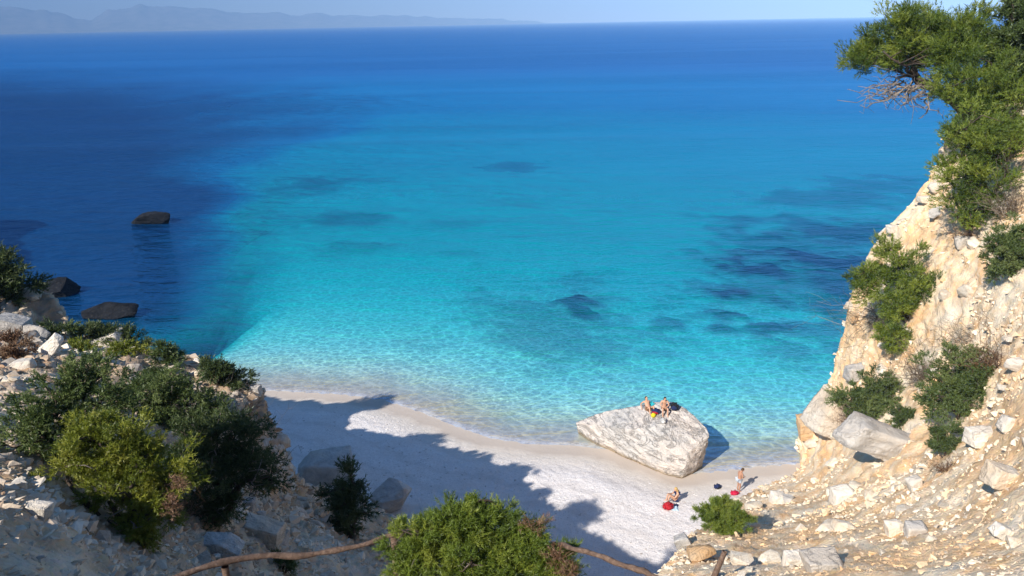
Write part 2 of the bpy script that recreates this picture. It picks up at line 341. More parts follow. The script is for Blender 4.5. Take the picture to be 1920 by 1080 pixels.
fm = m.n('MixShader', i_0=frs, i_1=vol2.outputs[0], i_2=gl.outputs[0])
m.t.links.new(fm.outputs[0], m.out.inputs[0]); M['sea'] = m.m
sea = link('sea', me, None, [M['sea']]); tag(sea, kind='structure')
# ------------------------------------------------------------------ right hillside
EDGE_R = [(1150, 1230, 22), (1200, 1130, 25), (1252, 1062, 29), (1308, 1000, 36), (1400, 926, 50), (1494, 885, 57), (1503, 808, 58), (1545, 742, 58), (1572, 660, 58), (1592, 590, 58), (1606, 535, 58), (1650, 445, 57.5), (1715, 372, 57), (1765, 290, 57), (1790, 220, 57.5), (1860, 130, 59), (1960, 60, 62)]
ENDS_R = [(1190, 1700, 13), (1300, 1700, 13), (1450, 1700, 13), (1600, 1700, 13), (1800, 1680, 13), (2000, 1600, 13), (2200, 1500, 14), (2400, 1350, 15), (2550, 1200, 16), (2650, 1050, 18), (2700, 900, 20), (2750, 740, 25), (2750, 580, 30), (2750, 420, 35), (2700, 260, 42), (2650, 120, 50), (2600, 30, 58)]
INN_R = [(1345, 1080, 25), (1360, 1005, 34), (1450, 1080, 25), (1600, 1080, 24), (1750, 1080, 22.5), (1920, 1080, 21), (1500, 960, 41), (1650, 980, 33), (1800, 980, 28), (1920, 950, 25), (1600, 890, 44), (1750, 880, 36), (1920, 850, 29), (1650, 780, 48), (1800, 760, 40), (1920, 720, 34),
         (1700, 640, 49), (1830, 600, 43), (1920, 560, 39), (1750, 480, 51), (1920, 420, 45), (1850, 330, 52), (1920, 250, 53), (1540, 830, 55)]
TR = strip_terrain('right_hillside', EDGE_R, ENDS_R, INN_R, 500, 290, M['slope_r'], 0.20, 0.40, seed=4, terr=0.3)
# ------------------------------------------------------------------ left hillside
EDGE_L = [(-700, 480, 60), (-400, 545, 52), (-180, 580, 48), (0, 606, 46), (150, 636, 45), (265, 655, 43), (370, 686, 40), (478, 728, 37), (490, 762, 36), (518, 815, 35), (548, 885, 36), (578, 915, 43), (620, 925, 50), (700, 955, 49), (790, 1000, 46), (900, 1070, 42), (980, 1150, 38)]
ENDS_L = [(-1500, 560, 40), (-1500, 740, 30), (-1400, 920, 22), (-1200, 1100, 16), (-900, 1250, 12), (-600, 1400, 9.5), (-300, 1500, 8.5), (-100, 1500, 8), (50, 1500, 8.3), (200, 1500, 9.5), (300, 1450, 11), (400, 1420, 13), (500, 1400, 16), (600, 1380, 20), (700, 1360, 24), (800, 1350, 27), (900, 1340, 28)]
INN_L = [(0, 1080, 10.5), (150, 1080, 12), (300, 1080, 14.5), (420, 1080, 17.5), (550, 1080, 22), (700, 1080, 29), (850, 1100, 33), (0, 900, 15), (100, 900, 16), (250, 1000, 16.5), (400, 980, 21), (480, 980, 25), (600, 1000, 32), (700, 1010, 39), (0, 780, 22), (100, 760, 25), (0, 690, 32), (120, 690, 34), (250, 700, 35), (350, 740, 33), (420, 800, 31), (470, 880, 31), (-300, 900, 15), (-300, 700, 28)]
TL = strip_terrain('left_hillside', EDGE_L, ENDS_L, INN_L, 400, 240, M['slope_l'], 0.26, 0.5, seed=14)
# ------------------------------------------------------------------ headland out to the left (its cliff shades the cove's left side)
EDGE_H = [(-900, 470, 66), (-600, 490, 62), (-330, 500, 57), (-150, 515, 53), (-40, 525, 51), (30, 546, 51), (78, 556, 50.5), (112, 595, 50), (130, 625, 49.5), (135, 660, 49), (120, 700, 47)]
ENDS_H = [(-1700, 560, 60), (-1500, 600, 55), (-1300, 620, 52), (-1000, 650, 50), (-700, 670, 48), (-500, 690, 47), (-350, 710, 46), (-200, 740, 45), (-100, 760, 44), (0, 780, 43), (60, 790, 43)]
TH = strip_terrain('headland', EDGE_H, ENDS_H, [(30, 600, 48.5), (60, 640, 47), (-100, 600, 47)], 200, 70, M['cliff'], 0.5, 0.3, seed=24, reach=9)
# ------------------------------------------------------------------ high coastal cliff beyond the left edge of the picture
gx = np.linspace(-190, -48, 150); gy = np.linspace(10, 150, 150); X, Y = np.meshgrid(gx, gy, indexing='ij')
q_ = X+64+0.42*(Y-45)+fbm(np.stack([X*0.05, Y*0.05, 0*X], -1), 4, 91)*7
Z = -8+32*sstep(9, -14, q_)+np.clip(-q_-14, 0, 200)*0.15; Z = -8+(Z+8)*sstep(125, 100, Y)*sstep(14, 34, Y)+fbm(np.stack([X*0.15, Y*0.15, X*0.02], -1), 5, 92)*2.2
me = npmesh('coastal_cliff', np.stack([X, Y, Z], -1).reshape(-1, 3), gridfaces(*X.shape))
tag(link('coastal_cliff', me, None, [M['cliff']]), kind='structure')
# ------------------------------------------------------------------ foreground ledge under the camera
gx = np.linspace(-10, 13, 140); gy = np.linspace(-6, 16, 150); X, Y = np.meshgrid(gx, gy, indexing='ij')
lip = 9.6+0.03*X+fbm(np.stack([X*0.5, 0*X, 0*X], -1), 3, 77)*0.5
Z = np.interp(Y, [-6, 0, 1.5, 9.2, 16], [29.2, 28.35, 28.0, 21.9, 17])-sstep(0, 1, (Y-lip)/2.5)*12
Z += fbm(np.stack([X*0.6, Y*0.6, 0*X], -1), 4, 50)*0.12-sstep(-3.2, -6.5, X)*sstep(1, 5, Y)*4
me = npmesh('ledge', np.stack([X, Y, Z], -1).reshape(-1, 3), gridfaces(*X.shape))
ledge = link('ledge', me, None, [M['slope_l']]); tag(ledge, kind='structure')
TG = Terrain(); TG.bvh = BVHTree.FromPolygons([tuple(x) for x in np.stack([X, Y, Z], -1).reshape(-1, 3)], [tuple(x) for x in gridfaces(*X.shape)])
# ------------------------------------------------------------------ far mountains
RIDGE = [(-300, 30), (-120, 14), (0, 8), (60, 15), (110, 24), (150, 34), (172, 38), (200, 20), (235, 15), (265, 7), (300, 11), (330, 11), (360, 14), (400, 15), (430, 23), (470, 22), (520, 22), (545, 28), (600, 25), (640, 26), (690, 30), (760, 27), (800, 30), (870, 33), (940, 36), (1000, 40), (1060, 45)]
def mountains(name, ridge, D, thick, seed):
    pxs = np.linspace(ridge[0][0], ridge[-1][0], 260); pys = np.interp(pxs, *zip(*ridge))
    top = P(pxs, pys, np.full_like(pxs, D)); top[:, 2] += fbm(np.stack([pxs*0.05, 0*pxs, 0*pxs], -1), 4, seed)*60
    rad = top*[1, 1, 0]; rad /= np.linalg.norm(rad, axis=1, keepdims=True)
    k = np.linspace(-1, 1, 41); prof = (1-np.abs(k))**1.15
    G = top[:, None]*[1, 1, 0]+rad[:, None]*(k*thick)[None, :, None]
    nz = fbm(np.stack([G[..., 0]*0.001, G[..., 1]*0.001, 0*G[..., 0]], -1), 5, seed+3)
    G[..., 2] = np.maximum(top[:, None, 2], 5)*prof[None]*(1+0.55*nz*(1-prof[None]))-12
    me = npmesh(name, G.reshape(-1, 3), gridfaces(*G.shape[:2])[:, ::-1]); return link(name, me, None, [M['mount']])
m = NT('mountain_scrub'); c = m.coord(); n = m.noise(c, 0.004, 6, 0.65)
M['mount'] = m.fin(m.ramp(n, [(0.35, (0.05, 0.07, 0.04)), (0.6, (0.22, 0.20, 0.17))]), 0.95)
mt = mountains('mountains', RIDGE, 22000, 2600, 61); tag(mt, kind='structure')
# ------------------------------------------------------------------ rocks
def hull_mesh(name, pts, sub=0, amp=0.0, freq=1.0, seed=0, smooth=False, soften=0.35):
    bm = bmesh.new()
    for p in pts: bm.verts.new(p)
    r = bmesh.ops.convex_hull(bm, input=bm.verts)
    bmesh.ops.delete(bm, geom=[g for g in set(r['geom_interior']+r['geom_unused']) if isinstance(g, bmesh.types.BMVert)], context='VERTS')
    bmesh.ops.triangulate(bm, faces=bm.faces[:])
    for k in range(sub):
        bmesh.ops.subdivide_edges(bm, edges=bm.edges[:], cuts=1, use_grid_fill=True)
        if k < 3: bmesh.ops.smooth_vert(bm, verts=bm.verts[:], factor=soften, use_axis_x=True, use_axis_y=True, use_axis_z=True)
    bmesh.ops.recalc_face_normals(bm, faces=bm.faces[:])
    if sub:
        bm.normal_update(); co = np.array([v.co for v in bm.verts]); no = np.array([v.normal for v in bm.verts])
        h = fbm(co*freq, 5, seed, 0.6); h2 = fbm(co*freq*2.3*np.array([1, 1, 2.0]), 3, seed+5); h2 = np.round(h2*4)/4
        co = co+no*(amp*(h+0.55*h2))[:, None]
        for v, c in zip(bm.verts, co): v.co = c
    for f in bm.faces: f.smooth = smooth
    me = bpy.data.meshes.new(name); bm.to_mesh(me); bm.free(); return me
def rock_pts(n, flat=0.7, seed=0):
    r = np.random.default_rng(seed); v = r.normal(size=(n, 3)); v /= np.linalg.norm(v, axis=1, keepdims=True)
    v *= r.uniform(0.75, 1.1, (n, 1)); v = np.sign(v)*np.abs(v)**0.8; v[:, 2] *= flat; return v
STONES = [hull_mesh('stone', rock_pts(13, random.uniform(0.5, 0.8), 100+k)) for k in range(9)]
BOULD = [hull_mesh('stone_big', rock_pts(15, random.uniform(0.55, 0.8), 200+k), 3, 0.07, 1.6, k, True, 0.12) for k in range(5)]
cr_, cu_, cf_ = RN[:, 0], RN[:, 1], -RN[:, 2]
def boulder(px, py, w, h, T, mat, label, depth=0.8, seed=1, roll=0.0, group=None, pts=None, z=None, sink=0.25, name='boulder', amp=0.075, n=13, cat='rock'):
    """a boulder resting on terrain T where the pixel ray meets it; w, h are its apparent size"""
    if T is not None:
        c, nor, d = hit(T, px, py)
    else:
        c = Pz(px, py, z); nor = np.array([0, 0, 1.0]); d = np.linalg.norm(c-CAMP)
    k = d/FPX; rx, rz = w*k/2, h*k/2
    q = rock_pts(n, 1.0, seed)
    if seed % 2 or seed in (4, 6, 10, 12, 14, 16):         # split blocks: jittered boxes with a few chipped corners
        r = np.random.default_rng(seed+500); q = np.array([(a, b, c_) for a in (-1, 1) for b in (-1, 1) for c_ in (-1, 1)], float)*r.uniform(0.50, 0.86, (8, 3)); q = np.concatenate([q, rock_pts(5, 1.0, seed)*0.84])
    c_, s_ = math.cos(roll), math.sin(roll); q = q*[1, 1, 1]; x = q[:, 0]*rx; zz = q[:, 2]*rz; y = q[:, 1]*depth*(rx+rz)/2
    q = np.stack([x*c_-zz*s_, y, x*s_+zz*c_], -1)
    fw = np.array([cf_[0], cf_[1], 0]); fw /= np.linalg.norm(fw)
    wq = q[:, :1]*cr_+q[:, 1:2]*fw+q[:, 2:3]*np.array([0, 0, 1.0])
    sz = (rx+rz)/2
    me = hull_mesh(name, wq, 4 if w > 50 else 3, amp*sz, 1.5/sz, seed, True, 0.07)
    o = link(name, me, None, [mat]); o.location = c+nor*sz*(1-sink)*0.35
    return tag(o, label, cat, group)
def facepts(T, n, boxpx, seed, near=0.0):
    """world-space area sampling of the part of a terrain that lies in (or just outside) view"""
    r = np.random.default_rng(seed); G = T.G.reshape(-1, 3); f = T.fc
    a, b, c, d = (G[f[:, k]] for k in range(4)); cen = (a+b+c+d)/4
    nrm = np.cross(c-a, d-b); area = np.linalg.norm(nrm, axis=1)/2; nrm /= (2*area[:, None]+1e-9)
    px, py = proj(cen); ok = (px > boxpx[0]) & (px < boxpx[2]) & (py > boxpx[1]) & (py < boxpx[3]) & ((cen-CAMP) @ cf_ > 1) & (cen[:, 2] > 0.4)
    w = area*ok*np.clip(30/np.linalg.norm(cen-CAMP, axis=1), 0.6, 3)**near
    i = r.choice(len(f), n, p=w/w.sum()); u = r.random((n, 2, 1))
    p = (a[i]*(1-u[:, 0])+b[i]*u[:, 0])*(1-u[:, 1])+(d[i]*(1-u[:, 0])+c[i]*u[:, 0])*u[:, 1]
    return p, nrm[i]*np.sign((nrm[i]*(CAMP-p)).sum(1, keepdims=True))
def scatter_stones(T, n_ind, n_rub, boxpx, mat, seed, smin, smax, rub=(0.035, 0.24), near=1.3):
    r = np.random.default_rng(seed)
    p, nr = facepts(T, n_ind, boxpx, seed, 0.6)
    for k in range(n_ind):
        dist = np.linalg.norm(p[k]-CAMP)
        sz = (smin+(smax-smin)*r.random()**2.6)*np.clip(dist/30, 0.45, 1.3)
        src = BOULD[k % 5] if sz > 0.42 else STONES[k % 9]
        o = bpy.data.objects.new('stone', src); COL.objects.link(o); o.parent = T.ob
        if not src.materials: src.materials.append(mat)
        o.material_slots[0].link = 'OBJECT'; o.material_slots[0].material = mat
        o.location = p[k]+nr[k]*sz*0.12; o.rotation_euler = (r.normal()*0.35, r.normal()*0.35, r.random()*6.28)
        o.scale = (sz*r.uniform(0.8, 1.3), sz*r.uniform(0.7, 1.1), sz*r.uniform(0.6, 1.0))
    p, nr = facepts(T, n_rub, boxpx, seed+1, near)
    V, Fc, off = [], [], 0
    base = [(np.array([v.co for v in m.vertices]), np.array([t.vertices[:] for t in m.polygons])) for m in [hull_mesh('t', rock_pts(9, 0.7, 300+k)) for k in range(8)]]
    dist = np.linalg.norm(p-CAMP, axis=1)
    sz = (rub[0]+(rub[1]-rub[0])*r.random(n_rub)**3.2)*np.clip(dist/28, 0.4 if T is TR else 0.8, 1.3)
    clump = fbm(p*0.35, 3, seed+4); keep = clump > (0.02 if T is TR else -0.3)+0.16*r.normal(size=n_rub)
    for k in np.nonzero(keep)[0]:
        bv, bf = base[k % 8]; an = r.random()*6.28; c_, s_ = math.cos(an), math.sin(an)
        q = bv*[r.uniform(.8, 1.4), r.uniform(.7, 1.1), r.uniform(.6, 1)]; q = np.stack([q[:, 0]*c_-q[:, 1]*s_, q[:, 0]*s_+q[:, 1]*c_, q[:, 2]], -1)
        V.append(q*sz[k]+p[k]-nr[k]*sz[k]*0.32); Fc.append(bf+off); off += len(bv)
    tn = np.concatenate([np.full(len(v), x) for v, x in zip(V, np.clip(0.4*r.random(len(V))+0.3+1.0*fbm(p[keep]*0.4, 3, seed+8), 0, 1))])
    me = npmesh('rubble', np.concatenate(V), np.concatenate(Fc), False); vattr(me, 'tint', tn)
    o = link('rubble', me, T.ob, [M['rub_'+('r' if T is TR else 'l')]]); tag(o, kind='stuff')
def mat_rubble(name, stops):
    m = NT(name); n = m.noise(m.coord(), 5.0, 4, 0.7)
    col = m.mix(0.35, m.ramp(m.attr('tint'), stops), m.ramp(n, [(0.3, (0.3, 0.25, 0.2)), (0.7, (0.7, 0.66, 0.6))]), 'OVERLAY')
    return m.fin(col, 0.95, m.bump(n, 0.5, 0.05), 0.1)
M['rub_r'] = mat_rubble('ochre_rubble', [(0.0, (0.72, 0.49, 0.28)), (0.35, (0.78, 0.60, 0.41)), (0.65, (0.81, 0.68, 0.53)), (1.0, (0.80, 0.70, 0.57))])
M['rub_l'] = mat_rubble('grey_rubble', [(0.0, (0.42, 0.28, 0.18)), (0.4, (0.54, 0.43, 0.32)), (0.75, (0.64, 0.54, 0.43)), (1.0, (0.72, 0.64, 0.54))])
scatter_stones(TR, 300, 26000, (1180, 150, 2050, 1180), M['lime_s'], 40, 0.08, 0.50, (0.03, 0.19))
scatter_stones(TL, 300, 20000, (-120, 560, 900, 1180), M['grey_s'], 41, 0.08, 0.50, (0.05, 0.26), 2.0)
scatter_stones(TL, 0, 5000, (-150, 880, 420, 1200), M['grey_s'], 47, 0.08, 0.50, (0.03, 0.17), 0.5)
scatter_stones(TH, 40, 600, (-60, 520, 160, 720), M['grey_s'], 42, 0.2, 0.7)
# ---- boulders one would point at, right hillside
BR = [(1680, 846, 205, 72, 'lime_grey', 'long grey slab boulder jutting from the right slope with a dark underside', .5, 3, -0.42),
      (1572, 792, 88, 92, 'lime', 'cream white boulder leaning against the long grey slab on the right slope', .8, 4, -0.5),
      (1522, 806, 52, 54, 'lime_ochre', 'orange rock nose above the water at the foot of the right slope', .9, 5, 0.1),
      (1582, 938, 46, 42, 'lime', 'squarish white boulder in the ochre scree below the long grey slab', .9, 6, 0.1),
      (1458, 942, 36, 30, 'lime', 'white boulder on the slope just right of the standing bather', .9, 7, 0),
      (1480, 940, 26, 26, 'lime_grey', 'greyish stone touching the white boulder right of the standing bather', .9, 8, 0),
      (1718, 915, 30, 40, 'lime', 'upright pale boulder below the right end of the long grey slab', .8, 9, 0.3),
      (1680, 1000, 36, 42, 'lime', 'upright cream boulder in the middle of the lower right scree', .8, 10, 0.2),
      (1718, 1004, 40, 38, 'lime_grey', 'pinkish grey boulder beside the upright cream boulder in the scree', .8, 11, 0),
      (1842, 826, 54, 46, 'lime', 'broad pinkish boulder half sunk in the slope right of the twiggy green tuft', .7, 12, 0.1),
      (1896, 798, 34, 38, 'lime', 'white boulder near the right edge above the large cracked pale boulder', .9, 13, -0.4),
      (1890, 902, 70, 48, 'lime', 'large cracked pale boulder at the right edge of the hillside', .8, 14, -0.2),
      (1888, 1003, 48, 26, 'lime', 'flat tilted slab low at the right edge of the hillside', .8, 15, -0.5),
      (1545, 1066, 84, 50, 'lime_grey', 'big flat pinkish grey rock cut by the bottom edge of the picture', .8, 16, 0.1),
      (1488, 1060, 56, 40, 'lime', 'pale boulder left of the big flat rock at the bottom edge', .8, 17, 0),
      (1312, 1052, 76, 50, 'lime_ochre', 'orange brown rock behind the lone leaning fence post', .8, 18, 0.5),
      (1282, 1022, 40, 34, 'lime_grey', 'grey brown rock at the left rim of the right slope above the beach', .8, 19, 0.4),
      (1880, 392, 30, 38, 'lime', 'white boulder below the trees beside hanging dry brush', .8, 20, 0.3),
      (1808, 458, 30, 30, 'lime', 'lone white boulder in the bare scree below the cliff trees', .9, 21, 0),
      (1758, 354, 30, 20, 'lime', 'pale boulder on the cliff rim just under the pine foliage', .9, 22, 0),
      (1738, 376, 34, 16, 'lime', 'flat pale rock overhanging the cliff rim under the pines', .8, 23, 0),
      (1758, 398, 34, 24, 'lime_grey', 'tan boulder just below the flat rock on the cliff rim', .8, 24, 0.2),
      (1678, 432, 28, 20, 'lime', 'white rock on the cliff rim above the bushy green pine shrub', .8, 25, 0.1),
      (1672, 655, 52, 26, 'lime', 'pale flat rock with dark underside below the green pine shrub', .8, 26, -0.4),
      (1612, 700, 50, 38, 'lime_grey', 'grey cream boulder on the cliff edge above the dark green shrub', .8, 27, 0.2),
      (1908, 690, 32, 32, 'lime', 'whitish boulder at the right edge beside dry brown twigs', .8, 28, 0),
      (1606, 598, 30, 18, 'lime_ochre', 'small ochre ledge rock at the cliff edge left of the green pine shrub', .8, 29, 0)]
for px, py, w, h, mt_, lab, dep_, sd_, rl in BR:
    boulder(px, py, w, h, TR, M[mt_], lab, dep_, sd_, rl, 'boulders on the right hillside')
BL = [(71, 962, 46, 34, 'lime', 'white sunlit stone in the gravel at the lower left', .8, 31, -0.2),
      (158, 976, 30, 22, 'lime_grey', 'shaded grey stone left of the yellow green juniper foot', .8, 32, 0),
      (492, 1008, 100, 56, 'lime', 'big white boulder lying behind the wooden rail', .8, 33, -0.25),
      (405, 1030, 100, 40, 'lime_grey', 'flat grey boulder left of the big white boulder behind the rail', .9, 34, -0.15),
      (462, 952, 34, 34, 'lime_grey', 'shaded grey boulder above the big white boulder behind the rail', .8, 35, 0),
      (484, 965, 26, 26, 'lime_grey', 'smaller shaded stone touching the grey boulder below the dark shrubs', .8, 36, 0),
      (46, 690, 48, 26, 'lime', 'oblong pale stone lying in shade on the upper left slope', .8, 37, 0.1),
      (96, 660, 58, 44, 'lime', 'pointed white rock with a sunlit tip on the left slope', .8, 38, 0.4),
      (22, 622, 66, 56, 'lime_grey', 'large grey boulder at the left edge above a dark brown bush', .8, 39, -0.3),
      (68, 628, 46, 28, 'lime_grey', 'grey rock right behind the large boulder at the left edge', .8, 40, -0.3),
      (200, 645, 66, 36, 'lime', 'cream coloured rock on the sunny crest of the left ridge', .8, 41, 0.2),
      (372, 682, 28, 16, 'lime', 'small white rock on the ridge crest beside the dark green cushion shrub', .8, 42, 0),
      (478, 734, 24, 30, 'lime_grey', 'dark block at the very tip of the left ridge', .8, 43, 0),
      (470, 752, 22, 16, 'lime', 'white stone just under the dark block at the ridge tip', .8, 44, 0)]
for px, py, w, h, mt_, lab, dep_, sd_, rl in BL:
    boulder(px, py, w, h, TL, M[mt_], lab, dep_, sd_, rl, 'boulders on the left hillside')
# boulders at the foot of the gully, on the beach
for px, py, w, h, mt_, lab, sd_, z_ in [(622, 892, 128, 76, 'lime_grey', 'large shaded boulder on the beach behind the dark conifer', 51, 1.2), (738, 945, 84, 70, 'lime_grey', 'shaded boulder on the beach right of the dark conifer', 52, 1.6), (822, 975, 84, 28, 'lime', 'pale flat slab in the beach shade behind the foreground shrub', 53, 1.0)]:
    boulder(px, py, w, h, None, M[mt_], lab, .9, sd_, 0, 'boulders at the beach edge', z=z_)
for px, py, w, h, lab, sd_, dep_ in [(112, 550, 60, 50, 'dark blocky rock in the sea beside the left headland', 60, .9), (214, 590, 116, 30, 'long low dark rock in the sea in front of the headland', 62, .55), (283, 416, 74, 28, 'lone black rock out in the dark blue water', 64, .8)]:
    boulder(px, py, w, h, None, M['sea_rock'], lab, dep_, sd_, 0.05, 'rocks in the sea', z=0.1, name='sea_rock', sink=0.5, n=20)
# ------------------------------------------------------------------ the great rock on the waterline
m = NT('great_rock'); c = m.coord(obj=True); cs = m.coord((1.0, 0.45, 1.6), obj=True)
n1 = m.noise(c, 0.35, 4); n2 = m.noise(cs, 1.6, 8, 0.68, 1.2); n3 = m.noise(c, 7.0, 5, 0.7)
wv_ = m.n('TexWave', wave_type='BANDS', bands_direction='DIAGONAL', i_Vector=cs, i_Scale=0.55, i_Distortion=9.0, i_Detail=5.0, i_Detail_Scale=1.4, i_Detail_Roughness=0.65).outputs[1]
crack = m.ramp(m.math('ABSOLUTE', m.math('SUBTRACT', m.noise(cs, 0.45, 8, 0.6, 1.5), 0.5)), [(0.0, 0.0), (0.02, 1.0)])
col = m.mix(m.ramp(n1, [(0.4, 0.0), (0.62, 1.0)]), (0.56, 0.53, 0.50), (0.70, 0.61, 0.54))
col = m.mix(m.ramp(n2, [(0.36, 0.55), (0.50, 0.0)]), col, (0.30, 0.29, 0.28))
col = m.mix(m.ramp(wv_, [(0.0, 0.35), (0.2, 0.0)]), col, (0.30, 0.29, 0.28))
geo = m.n('NewGeometry'); zz = m.n('SeparateXYZ', i_Vector=geo.outputs['Position']).outputs[2]
col = m.mix(m.ramp(zz, [(0.10, 0.85), (0.38, 0.0)]), col, (0.30, 0.22, 0.13))
hh = m.math('ADD', m.math('MULTIPLY', wv_, 0.5), m.math('ADD', m.math('MULTIPLY', crack, 0.6), m.math('ADD', n2, m.math('MULTIPLY', n3, 0.35))))
M['great'] = m.fin(col, 0.92, m.bump(hh, 0.85, 0.22), 0.15)
top = [(1078, 791, 0.9), (1112, 776, 1.7), (1160, 766, 2.6), (1205, 758, 3.3), (1240, 751, 3.7), (1268, 752, 3.7), (1298, 776, 3.4), (1328, 801, 2.9), (1331, 815, 2.6)]
front = [(1106, 822, 0.3), (1150, 838, 0.5), (1190, 850, 0.7), (1216, 862, 0.8), (1255, 872, 1.0), (1284, 880, 0.9), (1306, 872, 0.8), (1321, 850, 1.2)]
pts = [Pz(*q) for q in top+front]
ctr = np.mean(pts, 0)
low = []
for q in pts:
    b_ = q.copy(); b_[2] = -1.2; v_ = (b_-ctr)*[1, 1, 0]; b_ = b_ - v_/np.linalg.norm(v_)*0.5; low.append(b_)
mid = [Pz(1225, 800, 3.0), Pz(1180, 805, 2.4), Pz(1265, 830, 2.4), Pz(1120, 800, 1.5), Pz(1290, 850, 1.9)]
me = hull_mesh('great_rock', np.array(pts+low+mid)-ctr*[1, 1, 0], 5, 0.15, 0.6, 88, True, 0.08)
great = link('sunbathing_rock', me, None, [M['great']]); great.location = ctr*[1, 1, 0]
tag(great, 'huge tilted white grey boulder at the waterline with two people on top', 'rock')
bpy.context.view_layer.update()
TGR = Terrain(); TGR.bvh = BVHTree.FromPolygons([tuple(v.co+great.location) for v in me.vertices], [tuple(p.vertices) for p in me.polygons])

# larger pebbles strewn on the beach
r_ = np.random.default_rng(55); N_ = 4000; u_ = r_.uniform(-24, 26, N_*3); w_ = r_.uniform(28, 62, N_*3); sd_ = shore(u_, w_); gz = ground(u_, w_)[0]
ok = (sd_ > 2.2) & (sd_ < 26) & (fbm(np.stack([u_*0.25, w_*0.25, sd_*0.5], -1), 3, 66)+0.5*(r_.random(len(u_))-0.4)-0.25*np.abs(np.sin(sd_*0.9)) > -0.12)
i_ = np.nonzero(ok)[0][:N_]; bv = [np.array([v.co for v in q.vertices]) for q in STONES]; bf = [np.array([f.vertices[:] for f in q.polygons]) for q in STONES]; V, Fc, off = [], [], 0
for k in i_:
    j = k % 9; sz = 0.03+0.07*r_.random()**3; an = r_.random()*6.28; q = bv[j]*[1.2, .9, .6]; q = np.stack([q[:, 0]*math.cos(an)-q[:, 1]*math.sin(an), q[:, 0]*math.sin(an)+q[:, 1]*math.cos(an), q[:, 2]], -1)
    V.append(q*sz+[u_[k], w_[k], gz[k]]); Fc.append(bf[j]+off); off += len(q)
me = npmesh('pebbles', np.concatenate(V), np.concatenate(Fc), False); vattr(me, 'tint', np.concatenate([np.full(len(v), x) for v, x in zip(V, r_.random(len(V)))]))
M['peb'] = mat_rubble('beach_pebbles', [(0.0, (0.40, 0.36, 0.34)), (0.4, (0.66, 0.62, 0.59)), (1.0, (0.82, 0.79, 0.77))]); tag(link('pebbles', me, beach, [M['peb']]), kind='stuff')
# ------------------------------------------------------------------ plants
def mat_leaf(name, dark, mid, light, trans=0.25, sc=1.2):
    m = NT(name); t = m.attr('tint'); n = m.noise(m.coord(), sc, 3)
    f = m.math('ADD', m.math('MULTIPLY', t, 0.6), m.math('MULTIPLY', n, 0.4))
    col = m.ramp(f, [(0.2, dark), (0.5, mid), (0.8, light)])
    d = m.n('BsdfDiffuse', i_Color=col); tr = m.n('BsdfTranslucent', i_Color=col); g = m.n('BsdfGlossy', i_Color=(1, 1, 1), i_Roughness=0.5)
    a = m.n('MixShader', i_0=trans, i_1=d.outputs[0], i_2=tr.outputs[0]); b = m.n('MixShader', i_0=0.03, i_1=a.outputs[0], i_2=g.outputs[0])
    m.t.links.new(b.outputs[0], m.out.inputs[0]); m.t.nodes.remove(m.b); return m.m
M['leaf_juniper'] = mat_leaf('juniper_leaf', (0.07, 0.11, 0.015), (0.16, 0.22, 0.025), (0.30, 0.33, 0.05))
M['leaf_yellow'] = mat_leaf('yellow_juniper_leaf', (0.09, 0.12, 0.012), (0.20, 0.23, 0.02), (0.34, 0.33, 0.05))
M['leaf_grey'] = mat_leaf('grey_shrub_leaf', (0.045, 0.075, 0.018), (0.11, 0.155, 0.04), (0.21, 0.25, 0.08))
M['leaf_dark'] = mat_leaf('dark_leaf', (0.025, 0.045, 0.012), (0.06, 0.09, 0.025), (0.12, 0.15, 0.05))
M['leaf_pine'] = mat_leaf('pine_needle', (0.04, 0.075, 0.010), (0.12, 0.175, 0.018), (0.29, 0.33, 0.045))
M['leaf_olive'] = mat_leaf('olive_leaf', (0.04, 0.06, 0.015), (0.08, 0.12, 0.03), (0.15, 0.19, 0.06))
M['dry'] = mat_leaf('dry_twig_leaf', (0.12, 0.085, 0.055), (0.22, 0.17, 0.12), (0.34, 0.29, 0.22), 0.1)
M['reddry'] = mat_leaf('red_brown_dry', (0.10, 0.05, 0.03), (0.20, 0.11, 0.06), (0.30, 0.20, 0.12), 0.1)
M['bark'] = simple('bark', (0.085, 0.065, 0.05), 0.95, 0.1, 0.4, 6.0)
M['greybark'] = simple('grey_bark', (0.24, 0.20, 0.17), 0.95, 0.1, 0.35, 6.0)
def tubes(paths, sides=5):
    """paths: list of (pts (n,3), radii (n,)) -> verts, quads"""
    V, Fc, off = [], [], 0; an = np.arange(sides)*2*math.pi/sides
    for p, r in paths:
        p = np.asarray(p, float); r = np.asarray(r, float); n = len(p)
        t = np.gradient(p, axis=0); t /= np.linalg.norm(t, axis=1, keepdims=True)+1e-9
        ref = np.where(np.abs(t[:, 2:3]) > 0.9, np.array([[1.0, 0, 0]]), np.array([[0, 0, 1.0]]))
        u = np.cross(t, ref); u /= np.linalg.norm(u, axis=1, keepdims=True)+1e-9; w = np.cross(t, u)
        ring = p[:, None]+r[:, None, None]*(np.cos(an)[None, :, None]*u[:, None]+np.sin(an)[None, :, None]*w[:, None])
        V.append(ring.reshape(-1, 3)); i = np.arange(n*sides).reshape(n, sides)+off; j = np.roll(i, -1, 1)
        Fc.append(np.stack([i[:-1], i[1:], j[1:], j[:-1]], -1).reshape(-1, 4))
        Fc.append(np.array([[i[0, 0], i[0, 1], i[0, 2], i[0, -1]]] + [[i[-1, 0], i[-1, -1], i[-1, 2], i[-1, 1]]]))
        off += n*sides
    return np.concatenate(V), np.concatenate(Fc)
